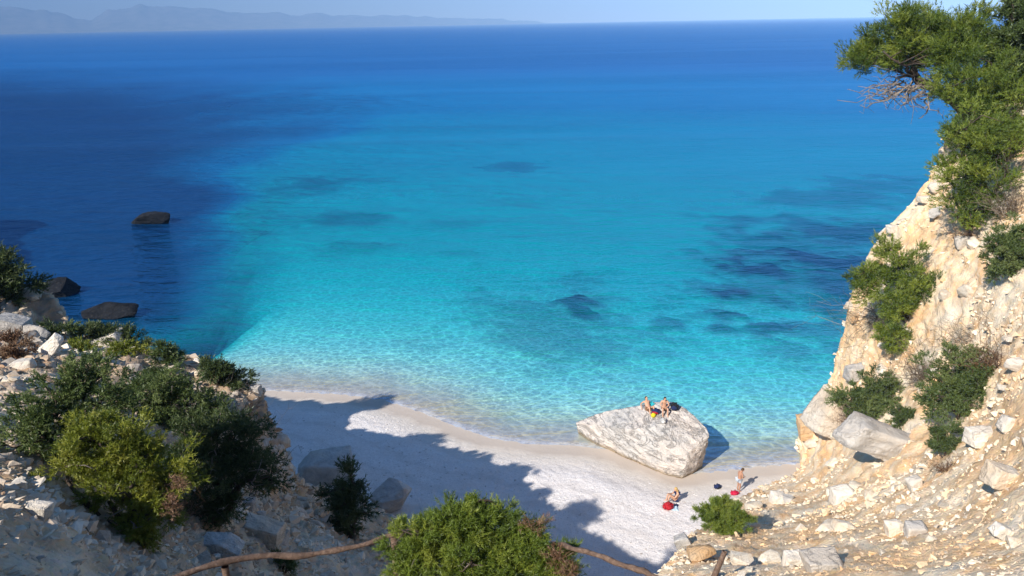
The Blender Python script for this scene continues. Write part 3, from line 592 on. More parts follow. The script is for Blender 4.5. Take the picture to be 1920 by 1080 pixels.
def limb(a, b, r0, r1, n=7, wob=0.12, seed=0, sag=0.0):
    a, b = np.asarray(a, float), np.asarray(b, float); t = np.linspace(0, 1, n)[:, None]; L = np.linalg.norm(b-a)
    p = a+(b-a)*t; rr_ = np.random.default_rng(seed); w = rr_.normal(size=(n, 3))*wob*L/ n**0.5; w[0] = w[-1] = 0
    p = p+np.cumsum(w, 0)*np.sin(t*math.pi)-np.array([0, 0, sag*L])*(np.sin(t*math.pi)); p[0] = a; p[-1] = b
    return p, np.linspace(r0, r1, n)
def crown_geo(lobes, clump, n_tuft, n_blade, L, w, seed, up=0.25, spread=0.75, dens=1.15, inner=0.5):
    """lobes: (center, right radius, up radius, depth radius). Clumps of tufts of blades through the crown's volume."""
    r = np.random.default_rng(seed); C, O, CL, TN = [], [], [], []
    L *= 0.72; w *= 0.55; n_tuft = int(n_tuft*1.35); n_blade = int(n_blade*1.5)
    for c, a, b, dd in lobes:
        area = 4*math.pi*((a*b)**1.6/3+(a*dd)**1.6/3+(b*dd)**1.6/3)**(1/1.6)
        K = max(5, int(dens*area/(math.pi*clump**2)))
        v = r.normal(size=(K, 3)); v /= np.linalg.norm(v, axis=1, keepdims=True); v *= r.uniform(inner, 0.95, (K, 1))
        fw = np.array([cf_[0], cf_[1], 0]); fw /= np.linalg.norm(fw)
        wob = 1.02+0.30*r.normal(size=(K, 1))
        cc = c+(v[:, :1]*a*cr_+v[:, 1:2]*dd*fw+v[:, 2:3]*b*np.array([0, 0, 1.0]))*np.clip(wob, .55, 1.5)
        C.append(cc); O.append(cc-c); CL.append(clump*r.uniform(0.6, 1.25, K)); TN.append(r.random(K))
    C = np.concatenate(C); O = np.concatenate(O); CL = np.concatenate(CL); TN = np.concatenate(TN)
    O = O/(np.linalg.norm(O, axis=1, keepdims=True)+1e-9)
    K = len(C); g = r.normal(size=(K, n_tuft, 3)); g /= np.linalg.norm(g, axis=-1, keepdims=True); g *= r.random((K, n_tuft, 1))**0.45
    g[..., 2] *= 0.75
    tp = C[:, None]+g*CL[:, None, None]
    td = O[:, None]*0.5+g*0.8+np.array([0, 0, up]); td /= np.linalg.norm(td, axis=-1, keepdims=True)+1e-9
    bd = td[:, :, None]+spread*r.normal(size=(K, n_tuft, n_blade, 3)); bd /= np.linalg.norm(bd, axis=-1, keepdims=True)
    ll = L*r.uniform(0.6, 1.3, (K, n_tuft, n_blade, 1)); p0 = tp[:, :, None]+0*bd
    p0 = p0+td[:, :, None]*L*r.uniform(-0.9, 0.9, (K, n_tuft, n_blade, 1))
    sd = np.cross(bd, r.normal(size=bd.shape)); sd /= np.linalg.norm(sd, axis=-1, keepdims=True)+1e-9
    tri = np.stack([p0-sd*w*0.5, p0+sd*w*0.5, p0+bd*ll], 3).reshape(-1, 3)   # slim blade
    tn = np.clip(np.repeat(TN, n_tuft*n_blade*3)*0.7+0.3*np.repeat(r.random(K*n_tuft*n_blade), 3), 0, 1)
    return tri, np.arange(len(tri)).reshape(-1, 3), tn, C
def plant(name, label, base, lobes, leaf, clump, n_tuft, n_blade, L, w, seed, bark='bark', r0=0.06, stems=3, group=None, cat='shrub', trunkname='stem', crownname='foliage', trunk=None, limbs=24, dead=0, **kw):
    """lobes world-space"""
    r = np.random.default_rng(seed); base = np.asarray(base, float)
    e = empty(name, base, label, cat, group)
    v, f, tn, C = crown_geo(lobes, clump, n_tuft, n_blade, L, w, seed, **kw)
    me = npmesh(crownname, v, f, False); vattr(me, 'tint', tn); link(crownname, me, e, [M[leaf]])
    paths = []; root = base-np.array([0, 0, 0.15])
    if trunk is None:
        for k, (c, a, b, dd) in enumerate(lobes):
            for q in range(max(1, stems//len(lobes)+1)):
                o = r.normal(size=3)*np.array([a, dd, b])*0.25
                paths.append(limb(root+r.normal(size=3)*[r0, r0, 0], np.asarray(c)+o, r0, r0*0.35, 7, 0.15, seed+k*7+q))
    else:
        paths += trunk
    nodes = np.concatenate([p[2:] for p, _ in paths])
    for i in r.choice(len(C), min(limbs, len(C)), replace=False):
        j = np.linalg.norm(nodes-C[i], axis=1).argmin(); paths.append(limb(nodes[j], C[i], r0*0.4, r0*0.1, 5, 0.2, seed+int(i)))
    v, f = tubes(paths); me = npmesh(trunkname, v, f, True); link(trunkname, me, e, [M[bark]])
    if dead:
        dp = []
        for k in range(dead):
            j = r.integers(len(nodes)); dr = r.normal(size=3)*[1, 1, 0.5]; dr /= np.linalg.norm(dr)
            dp.append(limb(nodes[j], nodes[j]+dr*clump*r.uniform(1.5, 3.5), r0*0.22, r0*0.05, 6, 0.35, seed+900+k))
        v, f = tubes(dp, 4); me = npmesh('dead_twigs', v, f, True); tag(link('dead_twigs', me, e, [M['greybark']]), kind='stuff')
    return e
def lobepx(lobes, d, k=0.85):
    """apparent ellipses (px, py, rx, ry[, distance offset]) at distance d -> world ellipsoids"""
    out = []
    for q in lobes:
        px, py, rx, ry = q[:4]; dd = d+(q[4] if len(q) > 4 else 0); s = dd/FPX
        out.append((P(px, py, dd), rx*s, ry*s*1.05, k*(rx+ry)*0.5*s))
    return out
def hitn(T, px, py):
    for dy in range(0, 120, 4):
        for dx in (0, -12, 12, -30, 30):
            h = hit(T, px+dx, py+dy)
            if h is not None: return h
    raise RuntimeError(f'no ground at {px} {py}')
def shrub(label, T, bx, by, lobes, leaf, clump, n_tuft, n_blade, L, w, seed, name='shrub', pull=0.35, z=None, **kw):
    if T is None: b = Pz(bx, by, z); d = np.linalg.norm(b-CAMP)
    else: b, nrm, d = hitn(T, bx, by)
    mr = max((q[2]+q[3])*0.5 for q in lobes)*d/FPX
    return plant(name, label, b, lobepx(lobes, d-pull*mr), leaf, clump, n_tuft, n_blade, L, w, seed, **kw)
def twigs(label, T, bx, by, rx, ry, n, seed, mat='dry', th=0.012, name='dry_brush', up=0.6, group='dry brush on the hillsides', pull=0.3, droop=0.0, leaves=0):
    """a dead twiggy bush: many forking thin stems"""
    b, nrm, d = hitn(T, bx, by); s = d/FPX; r = np.random.default_rng(seed); paths = []
    e = empty(name, b, label, 'dry shrub', group)
    fw = np.array([cf_[0], cf_[1], 0])
    for k in range(n):
        dr = cr_*r.normal()*rx*s*0.62+fw*r.normal()*rx*s*0.4+np.array([0, 0, 1])*(abs(r.normal())*ry*s*0.9*up-droop*ry*s*r.random())+nrm*0.3*ry*s
        o = b+cr_*r.normal()*rx*s*0.35+fw*r.normal()*rx*s*0.2; o[2] += (cr_ @ (o-b))*0
        tip = o+dr; a = limb(o-nrm*0.1, tip, th*s*45, th*s*14, 6, 0.3, seed*100+k); paths.append(a)
        for q in range(3):
            j = r.integers(2, 6); t2 = a[0][j]+(dr*0.45+r.normal(size=3)*0.35*ry*s)*r.uniform(0.5, 1); paths.append(limb(a[0][j], t2, th*s*18, th*s*7, 4, 0.3, seed*100+k*9+q))
    v, f = tubes(paths, 3); me = npmesh('twigs', v, f, True); vattr(me, 'tint', np.repeat(r.random(len(v)//3+1), 3)[:len(v)]); link('twigs', me, e, [M[mat]])
    return e
# ---- right: the leaning pine on the cliff top
dt = 54.0; sc_ = dt/FPX
pb = hit(TR, 1835, 235)[0]
tp = [pb-[0, 0, .3], P(1815, 215, dt+1.5), P(1785, 185, dt+.5), P(1752, 165, dt), P(1722, 152, dt), P(1712, 132, dt), P(1722, 112, dt), P(1735, 85, dt)]
trunk = [(np.array(tp), np.array([.36, .34, .32, .30, .28, .24, .18, .10]))]
for a_, b_, r_ in [((1712, 140), (1655, 95), .13), ((1716, 122), (1690, 60), .12), ((1722, 112), (1780, 80), .13), ((1752, 160), (1830, 70), .16), ((1670, 105), (1605, 112), .07), ((1716, 145), (1640, 120), .09), ((1790, 100), (1850, 60), .09)]:
    trunk.append(limb(P(*a_, dt), P(*b_, dt+random.uniform(-2, 2)), r_, r_*0.3, 8, 0.2, int(a_[0]+b_[1])))
pine_l = lobepx([(1620, 112, 38, 26), (1655, 90, 46, 32, 1), (1700, 62, 52, 38, -1), (1745, 55, 55, 32, 1), (1790, 62, 58, 34), (1840, 72, 45, 40, 1), (1700, 32, 20, 20), (1680, 100, 40, 22, 2), (1800, 95, 50, 26, -2), (1760, 90, 30, 20, 3)], dt, 1.2)
plant('pine_tree', 'leaning pine on the cliff top reaching left over the sea with bare lower branches', pb, pine_l, 'leaf_pine', 0.72, 30, 9, 0.30, 0.065, 71, r0=0.12, trunk=trunk, trunkname='trunk', crownname='crown', cat='tree', limbs=120, dead=0, group='trees on the right cliff', up=0.45, dens=1.15, spread=0.6, inner=0.6)
pt = bpy.data.objects['pine_tree']; dp = []; r_ = np.random.default_rng(5)
for k in range(46):
    a_ = P(r_.uniform(1690, 1770), r_.uniform(140, 172), dt); b_ = a_+(cr_*r_.uniform(-3.6, 0.6)+np.array([0, 0, r_.uniform(-1.3, 0.5)])+np.array([0, 1, 0])*r_.normal()*1.0); q = limb(a_, b_, .05, .015, 7, .28, k, 0.05); dp.append(q)
    for z_ in range(3):
        j = r_.integers(2, 6); dp.append(limb(q[0][j], q[0][j]+r_.normal(size=3)*0.55, .02, .008, 5, .3, k*5+z_))
dp.append(limb(P(1750, 170, dt), P(1722, 222, dt), .09, .02, 8, .25, 3))
v, f = tubes(dp, 4); me = npmesh('dead_branches', v, f, True); link('dead_branches', me, pt, [M['greybark']])
# ---- right: dense pines beside and below it
def tree_r(label, bx, by, lobes, leaf, seed, d=None, name='pine_tree', **kw):
    b, nrm, dd = hit(TR, bx, by); d = d or dd-1.5
    k = dict(clump=0.75, n_tuft=30, n_blade=9, L=0.28, w=0.065, dens=1.0, inner=0.62, r0=0.12, trunkname='trunk', crownname='crown', cat='tree', limbs=60, group='trees on the right cliff', up=0.4); k.update(kw)
    return plant(name, label, b, lobepx(lobes, d, 1.0), leaf, seed=seed, **k)
tree_r('dense green pine right of the leaning pine, filling the right edge', 1875, 300, [(1790, 165, 42, 24), (1850, 150, 65, 44), (1900, 185, 50, 50), (1820, 200, 45, 26), (1880, 240, 55, 32)], 'leaf_pine', 72)
tree_r('low bushy pine clinging to the cliff rim below the dense pine', 1850, 395, [(1825, 245, 52, 32), (1875, 285, 48, 38), (1820, 290, 44, 36), (1850, 335, 46, 32), (1800, 330, 32, 28)], 'leaf_pine', 73)
tree_r('small pine bush lowest under the cliff trees above the bare scree', 1815, 425, [(1815, 395, 32, 22), (1792, 372, 30, 18), (1840, 380, 24, 18)], 'leaf_pine', 74, name='pine_shrub', cat='shrub', limbs=20)
tree_r('dark broadleaf tree in the upper right corner above the pines', 1935, 160, [(1905, 40, 22, 38), (1915, 90, 40, 36), (1885, 110, 30, 26), (1940, 60, 50, 60)], 'leaf_olive', 75, name='broadleaf_tree', clump=0.5, L=0.30, w=0.13, dens=0.8)
# ---- right slope shrubs
G1 = 'shrubs on the right hillside'
shrub('bright green pine shrub sprawling over the cliff edge at mid height', TR, 1700, 600, [(1625, 515, 36, 26), (1670, 495, 42, 38), (1715, 520, 40, 38), (1745, 550, 40, 34), (1690, 565, 44, 34), (1650, 545, 36, 26)], 'leaf_pine', 0.52, 26, 9, 0.26, 0.06, 81, dens=0.8, inner=0.6, name='pine_shrub', group=G1, limbs=60, r0=0.09)
shrub('small green pine tuft beside the pale flat rock', TR, 1690, 655, [(1690, 632, 36, 20), (1665, 625, 22, 14)], 'leaf_pine', 0.32, 14, 9, 0.24, 0.06, 82, name='pine_shrub', group=G1, r0=0.06)
shrub('dark green shrub overhanging the cliff edge above the cream boulder', TR, 1650, 775, [(1600, 748, 40, 30), (1645, 730, 44, 34), (1675, 755, 34, 34), (1625, 765, 40, 24)], 'leaf_grey', 0.33, 16, 9, 0.17, 0.06, 83, group=G1, limbs=40)
shrub('rounded green shrub among brown twigs left of the whitish boulder', TR, 1800, 780, [(1800, 690, 52, 48), (1840, 720, 38, 40), (1770, 745, 44, 30), (1815, 750, 40, 30)], 'leaf_grey', 0.30, 16, 9, 0.15, 0.055, 84, group=G1, limbs=40)
shrub('narrow upright green tuft under the right end of the long slab', TR, 1772, 855, [(1772, 815, 20, 26), (1768, 840, 16, 18)], 'leaf_olive', 0.2, 14, 9, 0.14, 0.045, 85, group=G1, r0=0.04)
shrub('grey green shrub hanging down the slope at the right edge', TR, 1905, 500, [(1890, 470, 32, 40), (1915, 450, 30, 34), (1880, 505, 18, 26)], 'leaf_grey', 0.28, 16, 9, 0.16, 0.055, 86, group=G1)
shrub('small wind cut juniper bush at the beach end of the right slope', TR, 1362, 1003, [(1350, 965, 40, 24), (1380, 975, 28, 20), (1335, 965, 26, 16), (1355, 945, 18, 12), (1360, 988, 30, 10)], 'leaf_juniper', 0.17, 14, 9, 0.14, 0.04, 87, group=G1, r0=0.05, limbs=40, name='juniper_bush')
shrub('little olive green tuft at the foot of the dark green overhanging shrub', TR, 1690, 800, [(1692, 782, 24, 18)], 'leaf_olive', 0.2, 14, 8, 0.15, 0.05, 88, group=G1, r0=0.04)
for lab, bx, by, rx, ry, n, sd_, mt_ in [('brown twiggy brush under the bright green pine shrub', 1650, 600, 60, 30, 70, 1, 'dry'), ('pale dry brush between the two green shrubs on the right slope', 1735, 710, 40, 50, 80, 2, 'dry'), ('dark reddish dry brush under the dark green overhanging shrub', 1612, 805, 26, 36, 60, 3, 'reddry'), ('dry brown brush right of the rounded green shrub', 1862, 690, 36, 44, 70, 4, 'reddry'),
                                       ('tangle of grey dry brush hanging at the right edge below the trees', 1900, 400, 34, 40, 90, 5, 'dry'), ('dark dry brush in the shade below the lowest pine bush', 1822, 442, 30, 20, 50, 6, 'reddry'), ('dry brown tuft below the narrow green tuft', 1775, 880, 26, 20, 40, 7, 'reddry'), ('thin bare branches above the rounded green shrub', 1815, 640, 44, 30, 40, 8, 'dry')]:
    twigs(lab, TR, bx, by, rx, ry, n, sd_, mt_)
# ---- left
G2 = 'shrubs on the left hillside'
shrub('wide grey green shrub on the left slope behind the yellow juniper', TL, 130, 870, [(150, 715, 56, 40), (110, 770, 62, 48), (70, 810, 46, 46), (180, 770, 56, 50), (140, 840, 60, 36)], 'leaf_grey', 0.26, 16, 9, 0.11, 0.035, 91, group=G2, dens=1.6, limbs=60, dead=20, r0=0.07)
shrub('sunlit yellow green juniper in front of the darker shrubs on the left slope', TL, 270, 1015, [(165, 850, 54, 46), (235, 840, 66, 56), (290, 880, 60, 60), (215, 915, 66, 46), (270, 955, 60, 44), (255, 990, 44, 24), (160, 800, 22, 36)], 'leaf_yellow', 0.20, 18, 10, 0.10, 0.024, 92, group=G2, name='juniper_bush', limbs=90, dead=30, r0=0.07, up=0.35)
shrub('dark shrub right of the yellow juniper dropping into the gully', TL, 400, 985, [(385, 830, 60, 60), (430, 880, 54, 60), (370, 920, 50, 60), (480, 860, 44, 46), (505, 890, 28, 34), (420, 945, 40, 36), (440, 800, 56, 44), (350, 850, 50, 60)], 'leaf_dark', 0.30, 16, 9, 0.13, 0.042, 93, group=G2, limbs=60, dead=40)
shrub('olive shrub with grey twigs at the back of the left shrub clump', TL, 330, 800, [(300, 725, 50, 28), (350, 745, 50, 34), (255, 745, 34, 30), (395, 770, 36, 34), (240, 790, 50, 44), (310, 790, 54, 44)], 'leaf_grey', 0.28, 14, 9, 0.13, 0.045, 94, group=G2, dens=1.6, dead=60, limbs=40)
shrub('bright olive tuft between the ridge crest and the shrub clump', TL, 290, 735, [(290, 708, 32, 18), (320, 715, 24, 14)], 'leaf_olive', 0.2, 14, 9, 0.14, 0.045, 95, group=G2, r0=0.03)
for k, (lab, bx, by, lb, lf) in enumerate([
    ('small yellowish tuft left of the cream rock on the ridge crest', 155, 658, [(155, 648, 20, 9)], 'leaf_yellow'),
    ('olive cushion right of the cream rock on the ridge crest', 238, 664, [(235, 651, 30, 12)], 'leaf_yellow'),
    ('green tuft on the ridge crest above the bright olive tuft', 312, 678, [(308, 662, 24, 14), (325, 670, 18, 12)], 'leaf_olive'),
    ('dark green cushion shrub near the ridge tip', 415, 722, [(395, 694, 34, 18), (435, 708, 34, 18)], 'leaf_dark'),
    ('dark low bush along the back of the left ridge crest', 205, 640, [(165, 620, 30, 10), (205, 624, 34, 13), (250, 636, 28, 13)], 'leaf_dark'),
    ('little green tuft beside the grey rock behind the ridge', 110, 628, [(112, 618, 22, 9)], 'leaf_olive')]):
    shrub(lab, TL, bx, by, lb, lf, 0.30, 14, 9, 0.22, 0.07, 96+k, group=G2, r0=0.04, limbs=12)
shrub('dark brown bush tucked under the large boulder at the left edge', TL, 25, 668, [(22, 650, 30, 22)], 'reddry', 0.3, 14, 9, 0.2, 0.06, 103, group=G2, r0=0.04)
shrub('nearly black bush on the shaded headland at the left edge', TH, 20, 560, [(-8, 515, 40, 32), (40, 528, 34, 22), (-50, 525, 40, 28), (8, 482, 18, 14)], 'leaf_dark', 0.5, 16, 9, 0.3, 0.09, 104, group=G2, limbs=30)
shrub('dark conifer standing in the shaded gully above the beach', TL, 655, 1010, [(655, 895, 26, 28), (645, 935, 38, 34), (668, 950, 34, 36), (650, 980, 44, 34)], 'leaf_dark', 0.5, 16, 9, 0.26, 0.08, 105, group='trees in the gully', name='conifer_tree', cat='tree', trunkname='trunk', crownname='crown', limbs=40, r0=0.12)
shrub('small dry straw coloured tuft behind the wooden rail', TL, 532, 1072, [(530, 1057, 32, 18)], 'leaf_olive', 0.15, 14, 9, 0.10, 0.025, 106, group=G2, r0=0.03)
for lab, bx, by, rx, ry, n, sd_, mt_ in [('brown dead branches at the right foot of the yellow juniper', 322, 985, 40, 50, 60, 21, 'reddry'), ('grey bare twigs over the shrub clump on the left', 375, 800, 60, 50, 90, 22, 'dry'), ('grey dry tuft on the ridge crest before the dark low bush', 262, 668, 22, 16, 30, 23, 'dry')]:
    twigs(lab, TL, bx, by, rx, ry, n, sd_, mt_, pull=0.6)
# ---- foreground juniper
fb = np.array([-0.3, 8.0, drop(TG, -0.3, 8.0)])
fl = lobepx([(790, 1010, 52, 40), (850, 985, 60, 42), (905, 975, 62, 40), (965, 1010, 60, 44), (1020, 1045, 54, 36), (880, 1045, 80, 46), (780, 1060, 50, 40), (960, 1070, 70, 40), (1050, 1070, 40, 26), (905, 950, 24, 18)], 9.6, 0.8)
plant('juniper_bush', 'bushy bright green juniper in the foreground hiding the wooden rail', fb, fl, 'leaf_juniper', 0.115, 18, 10, 0.078, 0.015, 110, r0=0.035, limbs=120, dead=60, group='foreground plants', up=0.5, dens=1.5, inner=0.45)
def dead_patch(e, lobes, clump, n_tuft, n_blade, L, w, seed):
    v, f, tn, C = crown_geo(lobes, clump, n_tuft, n_blade, L, w, seed, up=0.5); me = npmesh('dead_foliage', v, f, False); vattr(me, 'tint', tn); link('dead_foliage', me, e, [M['reddry']])
dead_patch(bpy.data.objects['juniper_bush.002'], lobepx([(1050, 1042, 20, 14), (1000, 982, 20, 8), (1072, 1068, 20, 12)], 9.4, 0.6), 0.08, 9, 7, 0.075, 0.012, 140)
dead_patch(bpy.data.objects['juniper_bush.001'], lobepx([(322, 945, 18, 20), (332, 905, 12, 12)], np.linalg.norm(np.array(bpy.data.objects['juniper_bush.001'].location)-CAMP)-0.9, 0.7), 0.14, 9, 7, 0.10, 0.02, 141)
# ------------------------------------------------------------------ the wooden fence
m = NT('weathered_log'); c = m.coord((1, 1, 1)); n = m.noise(m.coord((3, 3, 3)), 4.0, 6, 0.7, 1.0); n2 = m.noise(c, 30, 4)
M['log'] = m.fin(m.ramp(n, [(0.3, (0.07, 0.045, 0.033)), (0.55, (0.17, 0.11, 0.08)), (0.75, (0.28, 0.21, 0.16))]), 0.85, m.bump(m.math('ADD', n, n2), 0.6, 0.02), 0.2)
def logpath(px, rad, seed, knots=0.12):
    pts = catmull(np.array(px, float), np.linspace(0, 1, 40)); w = P(pts[:, 0], pts[:, 1], pts[:, 2])
    return w+fbm(np.stack([np.arange(40)*0.3, 0*np.arange(40), 0*np.arange(40)+seed], -1), 2, seed)[:, None]*0.02, rad*(1+knots*fbm(np.stack([np.arange(40)*0.5, 0*np.arange(40), 0*np.arange(40)], -1), 2, seed+3))
p1 = P(739, 1006, 11.0); g1 = drop(TG, p1[0], p1[1])
fe = empty('wooden_fence', (p1[0], p1[1], g1), 'rustic fence of bent brown logs with a post crossing the bottom of the picture', 'fence')
def logobj(name, path, parent, sides=9):
    v, f = tubes([path], sides); me = npmesh(name, v, f, True); return link(name, me, parent, [M['log']])
logobj('rail', logpath([(180, 1150, 10.2), (290, 1098, 10.3), (400, 1058, 10.5), (500, 1043, 10.7), (600, 1037, 10.8), (680, 1023, 10.9), (740, 1001, 11.0), (800, 1000, 11.1)], 0.040, 5, 0.35), fe)
logobj('rail', logpath([(1036, 1019, 9.9), (1062, 1024, 9.3), (1120, 1040, 8.8), (1180, 1062, 8.6), (1240, 1085, 8.5), (1340, 1124, 8.4)], 0.030, 9, 0.3), fe)
k_ = np.linspace(0, 1, 14)[:, None]; logobj('post', (np.array([p1[0], p1[1], g1-0.3])*(1-k_)+(p1+[0.0, 0.0, 0.02])*k_, np.full(14, 0.056)*(1+0.05*np.sin(np.arange(14)*2.1))), fe)
p4 = P(1335, 1122, 8.4); g4 = drop(TG, p4[0], p4[1]); logobj('post', (np.array([p4[0], p4[1], g4-0.3])*(1-k_)+(p4+[0, 0, 0.05])*k_, np.full(14, 0.05)), fe)
p3 = P(420, 1052, 10.5); g3 = drop(TG, p3[0], p3[1])
if g3 and g3 < p3[2]: logobj('post', (np.array([p3[0], p3[1], g3-0.3])*(1-k_)+(p3-[0, 0, 0.08])*k_, np.full(14, 0.045)), fe)
b2, _, d2 = hitn(TR, 1334, 1092); t2 = P(1359, 1034, d2-0.4)
fp = empty('fence_post', b2, 'lone leaning wooden post stuck in the ochre rock at the bottom', 'post')
q = b2+(b2-t2)*0.3; logobj('shaft', (q*(1-k_)+t2*k_, np.full(14, 0.09)*(1-0.15*k_[:, 0])), fp)

# a juniper tree standing just beyond the left edge of the picture, whose shade falls on the near slope
tw = np.array([-9.4, 4.8, drop(TG, -9.4, 4.8)]); tc = np.array([-10.4, 4.4, 26.6])
plant('juniper_tree', 'juniper tree standing on the near slope beyond the left edge of the picture', tw, [(tc, 1.3, 0.9, 1.2), (tc+[-1.0, -.5, .6], 1.2, 0.8, 1.1), (tc+[.9, -.6, -.4], .9, 0.7, 1.0)], 'leaf_juniper', 0.25, 14, 8, 0.11, 0.03, 120, cat='tree', trunkname='trunk', crownname='crown', limbs=40, r0=0.09)
# ------------------------------------------------------------------ people and their things
M['skin'] = simple('skin', (0.56, 0.32, 0.21), 0.55, 0.3, 0.06); M['skin_tan'] = simple('tanned_skin', (0.42, 0.22, 0.14), 0.55, 0.3, 0.06)
M['hair_dark'] = simple('dark_hair', (0.02, 0.015, 0.012), 0.6, 0.3, 0.3); M['hair_blond'] = simple('blond_hair', (0.50, 0.33, 0.12), 0.6, 0.3, 0.3); M['hair_brown'] = simple('brown_hair', (0.07, 0.04, 0.02), 0.6, 0.3, 0.3)
for nm_, cl_ in [('red', (0.40, 0.02, 0.03)), ('navy', (0.02, 0.03, 0.09)), ('black', (0.015, 0.015, 0.018)), ('yellow', (0.72, 0.62, 0.03)), ('teal', (0.03, 0.36, 0.42)), ('lime_cloth', (0.36, 0.50, 0.05)), ('pale_blue', (0.45, 0.58, 0.70)), ('denim', (0.46, 0.52, 0.60)), ('grey_cloth', (0.42, 0.42, 0.42)), ('brown_cloth', (0.26, 0.14, 0.08)), ('white_cloth', (0.78, 0.78, 0.76)), ('tan_cloth', (0.40, 0.28, 0.17)), ('cherry', (0.50, 0.02, 0.06))]:
    M[nm_] = simple(nm_+'_fabric' if 'cloth' not in nm_ else nm_, cl_, 0.85, 0.15, 0.15, 20)
BASE_R = dict(pelvis=(.155, .115), spine=(.135, .10), chest=(.155, .105), neck=(.055, .055), skull=(.07, .075), sh=(.072, .07), el=(.046, .046), wr=(.030, .030), palm=(.036, .022), hip=(.095, .095), kn=(.062, .062), an=(.042, .042), toe=(.036, .028))
def skinned(nodes, edges, root, sub=2):
    bm = bmesh.new(); ly = bm.verts.layers.skin.verify(); vv = {}
    for k, (p, r) in nodes.items():
        v = bm.verts.new(p); v[ly].radius = r; v[ly].use_root = (k == root); vv[k] = v
    for a, b in edges: bm.edges.new((vv[a], vv[b]))
    me = bpy.data.meshes.new('tmp'); bm.to_mesh(me); bm.free(); ob = bpy.data.objects.new('tmp', me); COL.objects.link(ob)
    ob.modifiers.new('s', 'SKIN').use_smooth_shade = True; ss = ob.modifiers.new('u', 'SUBSURF'); ss.levels = ss.render_levels = sub
    dg = bpy.context.evaluated_depsgraph_get(); out = bpy.data.meshes.new_from_object(ob.evaluated_get(dg)); bpy.data.objects.remove(ob)
    return out
def person(label, loc, yaw, J, skin, hair, clothes, scale=1.0, hairlen=0.0, hat=None):
    nodes, edges = {}, []
    def put(k, p, r): nodes[k] = (Vector(p), r)
    put('pelvis', J['pelvis'], BASE_R['pelvis']); put('spine', J['spine'], BASE_R['spine']); put('chest', J['chest'], BASE_R['chest']); put('neck', J['neck'], BASE_R['neck']); put('skull', J['head'], BASE_R['skull'])
    edges += [('pelvis', 'spine'), ('spine', 'chest'), ('chest', 'neck'), ('neck', 'skull')]
    for sd_, s in (('L', -1), ('R', 1)):
        prev = 'chest'
        for k, key in (('sh', 'sh'), ('el', 'el'), ('wr', 'wr')):
            p = J[key+sd_] if key+sd_ in J else (J[key][0]*s, *J[key][1:]); put(k+sd_, p, BASE_R[k]); edges.append((prev, k+sd_)); prev = k+sd_
        e_, w_ = nodes['el'+sd_][0], nodes['wr'+sd_][0]; hd = (w_-e_).normalized(); put('palm'+sd_, w_+hd*0.08, BASE_R['palm']); edges.append(('wr'+sd_, 'palm'+sd_))
        prev = 'pelvis'
        for k in ('hip', 'kn', 'an', 'toe'):
            p = J[k+sd_] if k+sd_ in J else (J[k][0]*s, *J[k][1:]); put(k+sd_, p, BASE_R[k]); edges.append((prev, k+sd_)); prev = k+sd_
    body = skinned(nodes, edges, 'pelvis'); bm = bmesh.new(); bm.from_mesh(body)
    hc = Vector(J['head']); hd = (hc-Vector(J['neck'])).normalized(); fwd = Vector(J.get('look', (0, 1, -0.25))).normalized(); side = fwd.cross(hd).normalized(); up = side.cross(fwd).normalized()
    fr_ = Matrix((side, fwd, up)).transposed().to_4x4()
    def ball(o, rad, seg=14): bmesh.ops.create_uvsphere(bm, u_segments=seg, v_segments=max(6, seg//2+2), radius=1, matrix=Matrix.Translation(hc) @ fr_ @ Matrix.Translation(o) @ Matrix.Diagonal((*rad, 1)))
    ball((0, 0.01, 0.02), (.078, .098, .108), 18); ball((0, .05, -.055), (.055, .06, .06)); ball((0, .105, -.005), (.014, .022, .026), 8)
    ball((.078, 0, 0), (.014, .025, .034), 8); ball((-.078, 0, 0), (.014, .025, .034), 8); ball((0, .104, -.06), (.028, .012, .011), 8)
    for sd_, s in (('L', -1), ('R', 1)):        # five fingers per hand
        w_, p_ = nodes['wr'+sd_][0], nodes['palm'+sd_][0]; hd2 = (p_-w_).normalized(); sv = hd2.cross(Vector((0, 0, 1)));  sv = sv.normalized() if sv.length > .1 else Vector((1, 0, 0)); dn = sv.cross(hd2).normalized()*-1
        for q, (o, ln) in enumerate(((-.033, .062), (-.011, .074), (.011, .080), (.033, .070))):
            a = p_+hd2*0.01+sv*o; b = a+hd2*ln*0.55; c_ = b+hd2*ln*0.35+dn*ln*0.35
            v, f = tubes([(np.array([a, b, c_]), np.array([.010, .009, .007]))], 5); vs = [bm.verts.new(x) for x in v]; [bm.faces.new([vs[i] for i in dict.fromkeys(ff)]) for ff in f.tolist()]
        a = w_+hd2*0.03+sv*(-.03); b = a-sv*.035+hd2*.03; c_ = b+hd2*.035
        v, f = tubes([(np.array([a, b, c_]), np.array([.012, .011, .008]))], 5); vs = [bm.verts.new(x) for x in v]; [bm.faces.new([vs[i] for i in dict.fromkeys(ff)]) for ff in f.tolist()]
    for f in bm.faces: f.smooth = True
    bm.to_mesh(body); bm.free(); body.materials.clear()
    e = empty('person', loc, label, 'person'); e.rotation_euler = (0, 0, yaw); e.scale = (scale,)*3
    def kid(nm, me, mat):
        o = bpy.data.objects.new(nm, me); COL.objects.link(o); o.parent = e; me.materials.clear(); me.materials.append(M[mat])
        for p in me.polygons: p.use_smooth = True
        return o
    kid('body', body, skin)
    bm = bmesh.new()
    def hb(o, rad): bmesh.ops.create_uvsphere(bm, u_segments=16, v_segments=10, radius=1, matrix=Matrix.Translation(hc) @ fr_ @ Matrix.Translation(o) @ Matrix.Diagonal((*rad, 1)))
    hb((0, -.018, .045), (.090, .100, .098)); hb((0, -.05, 0.0), (.082, .068, .085))
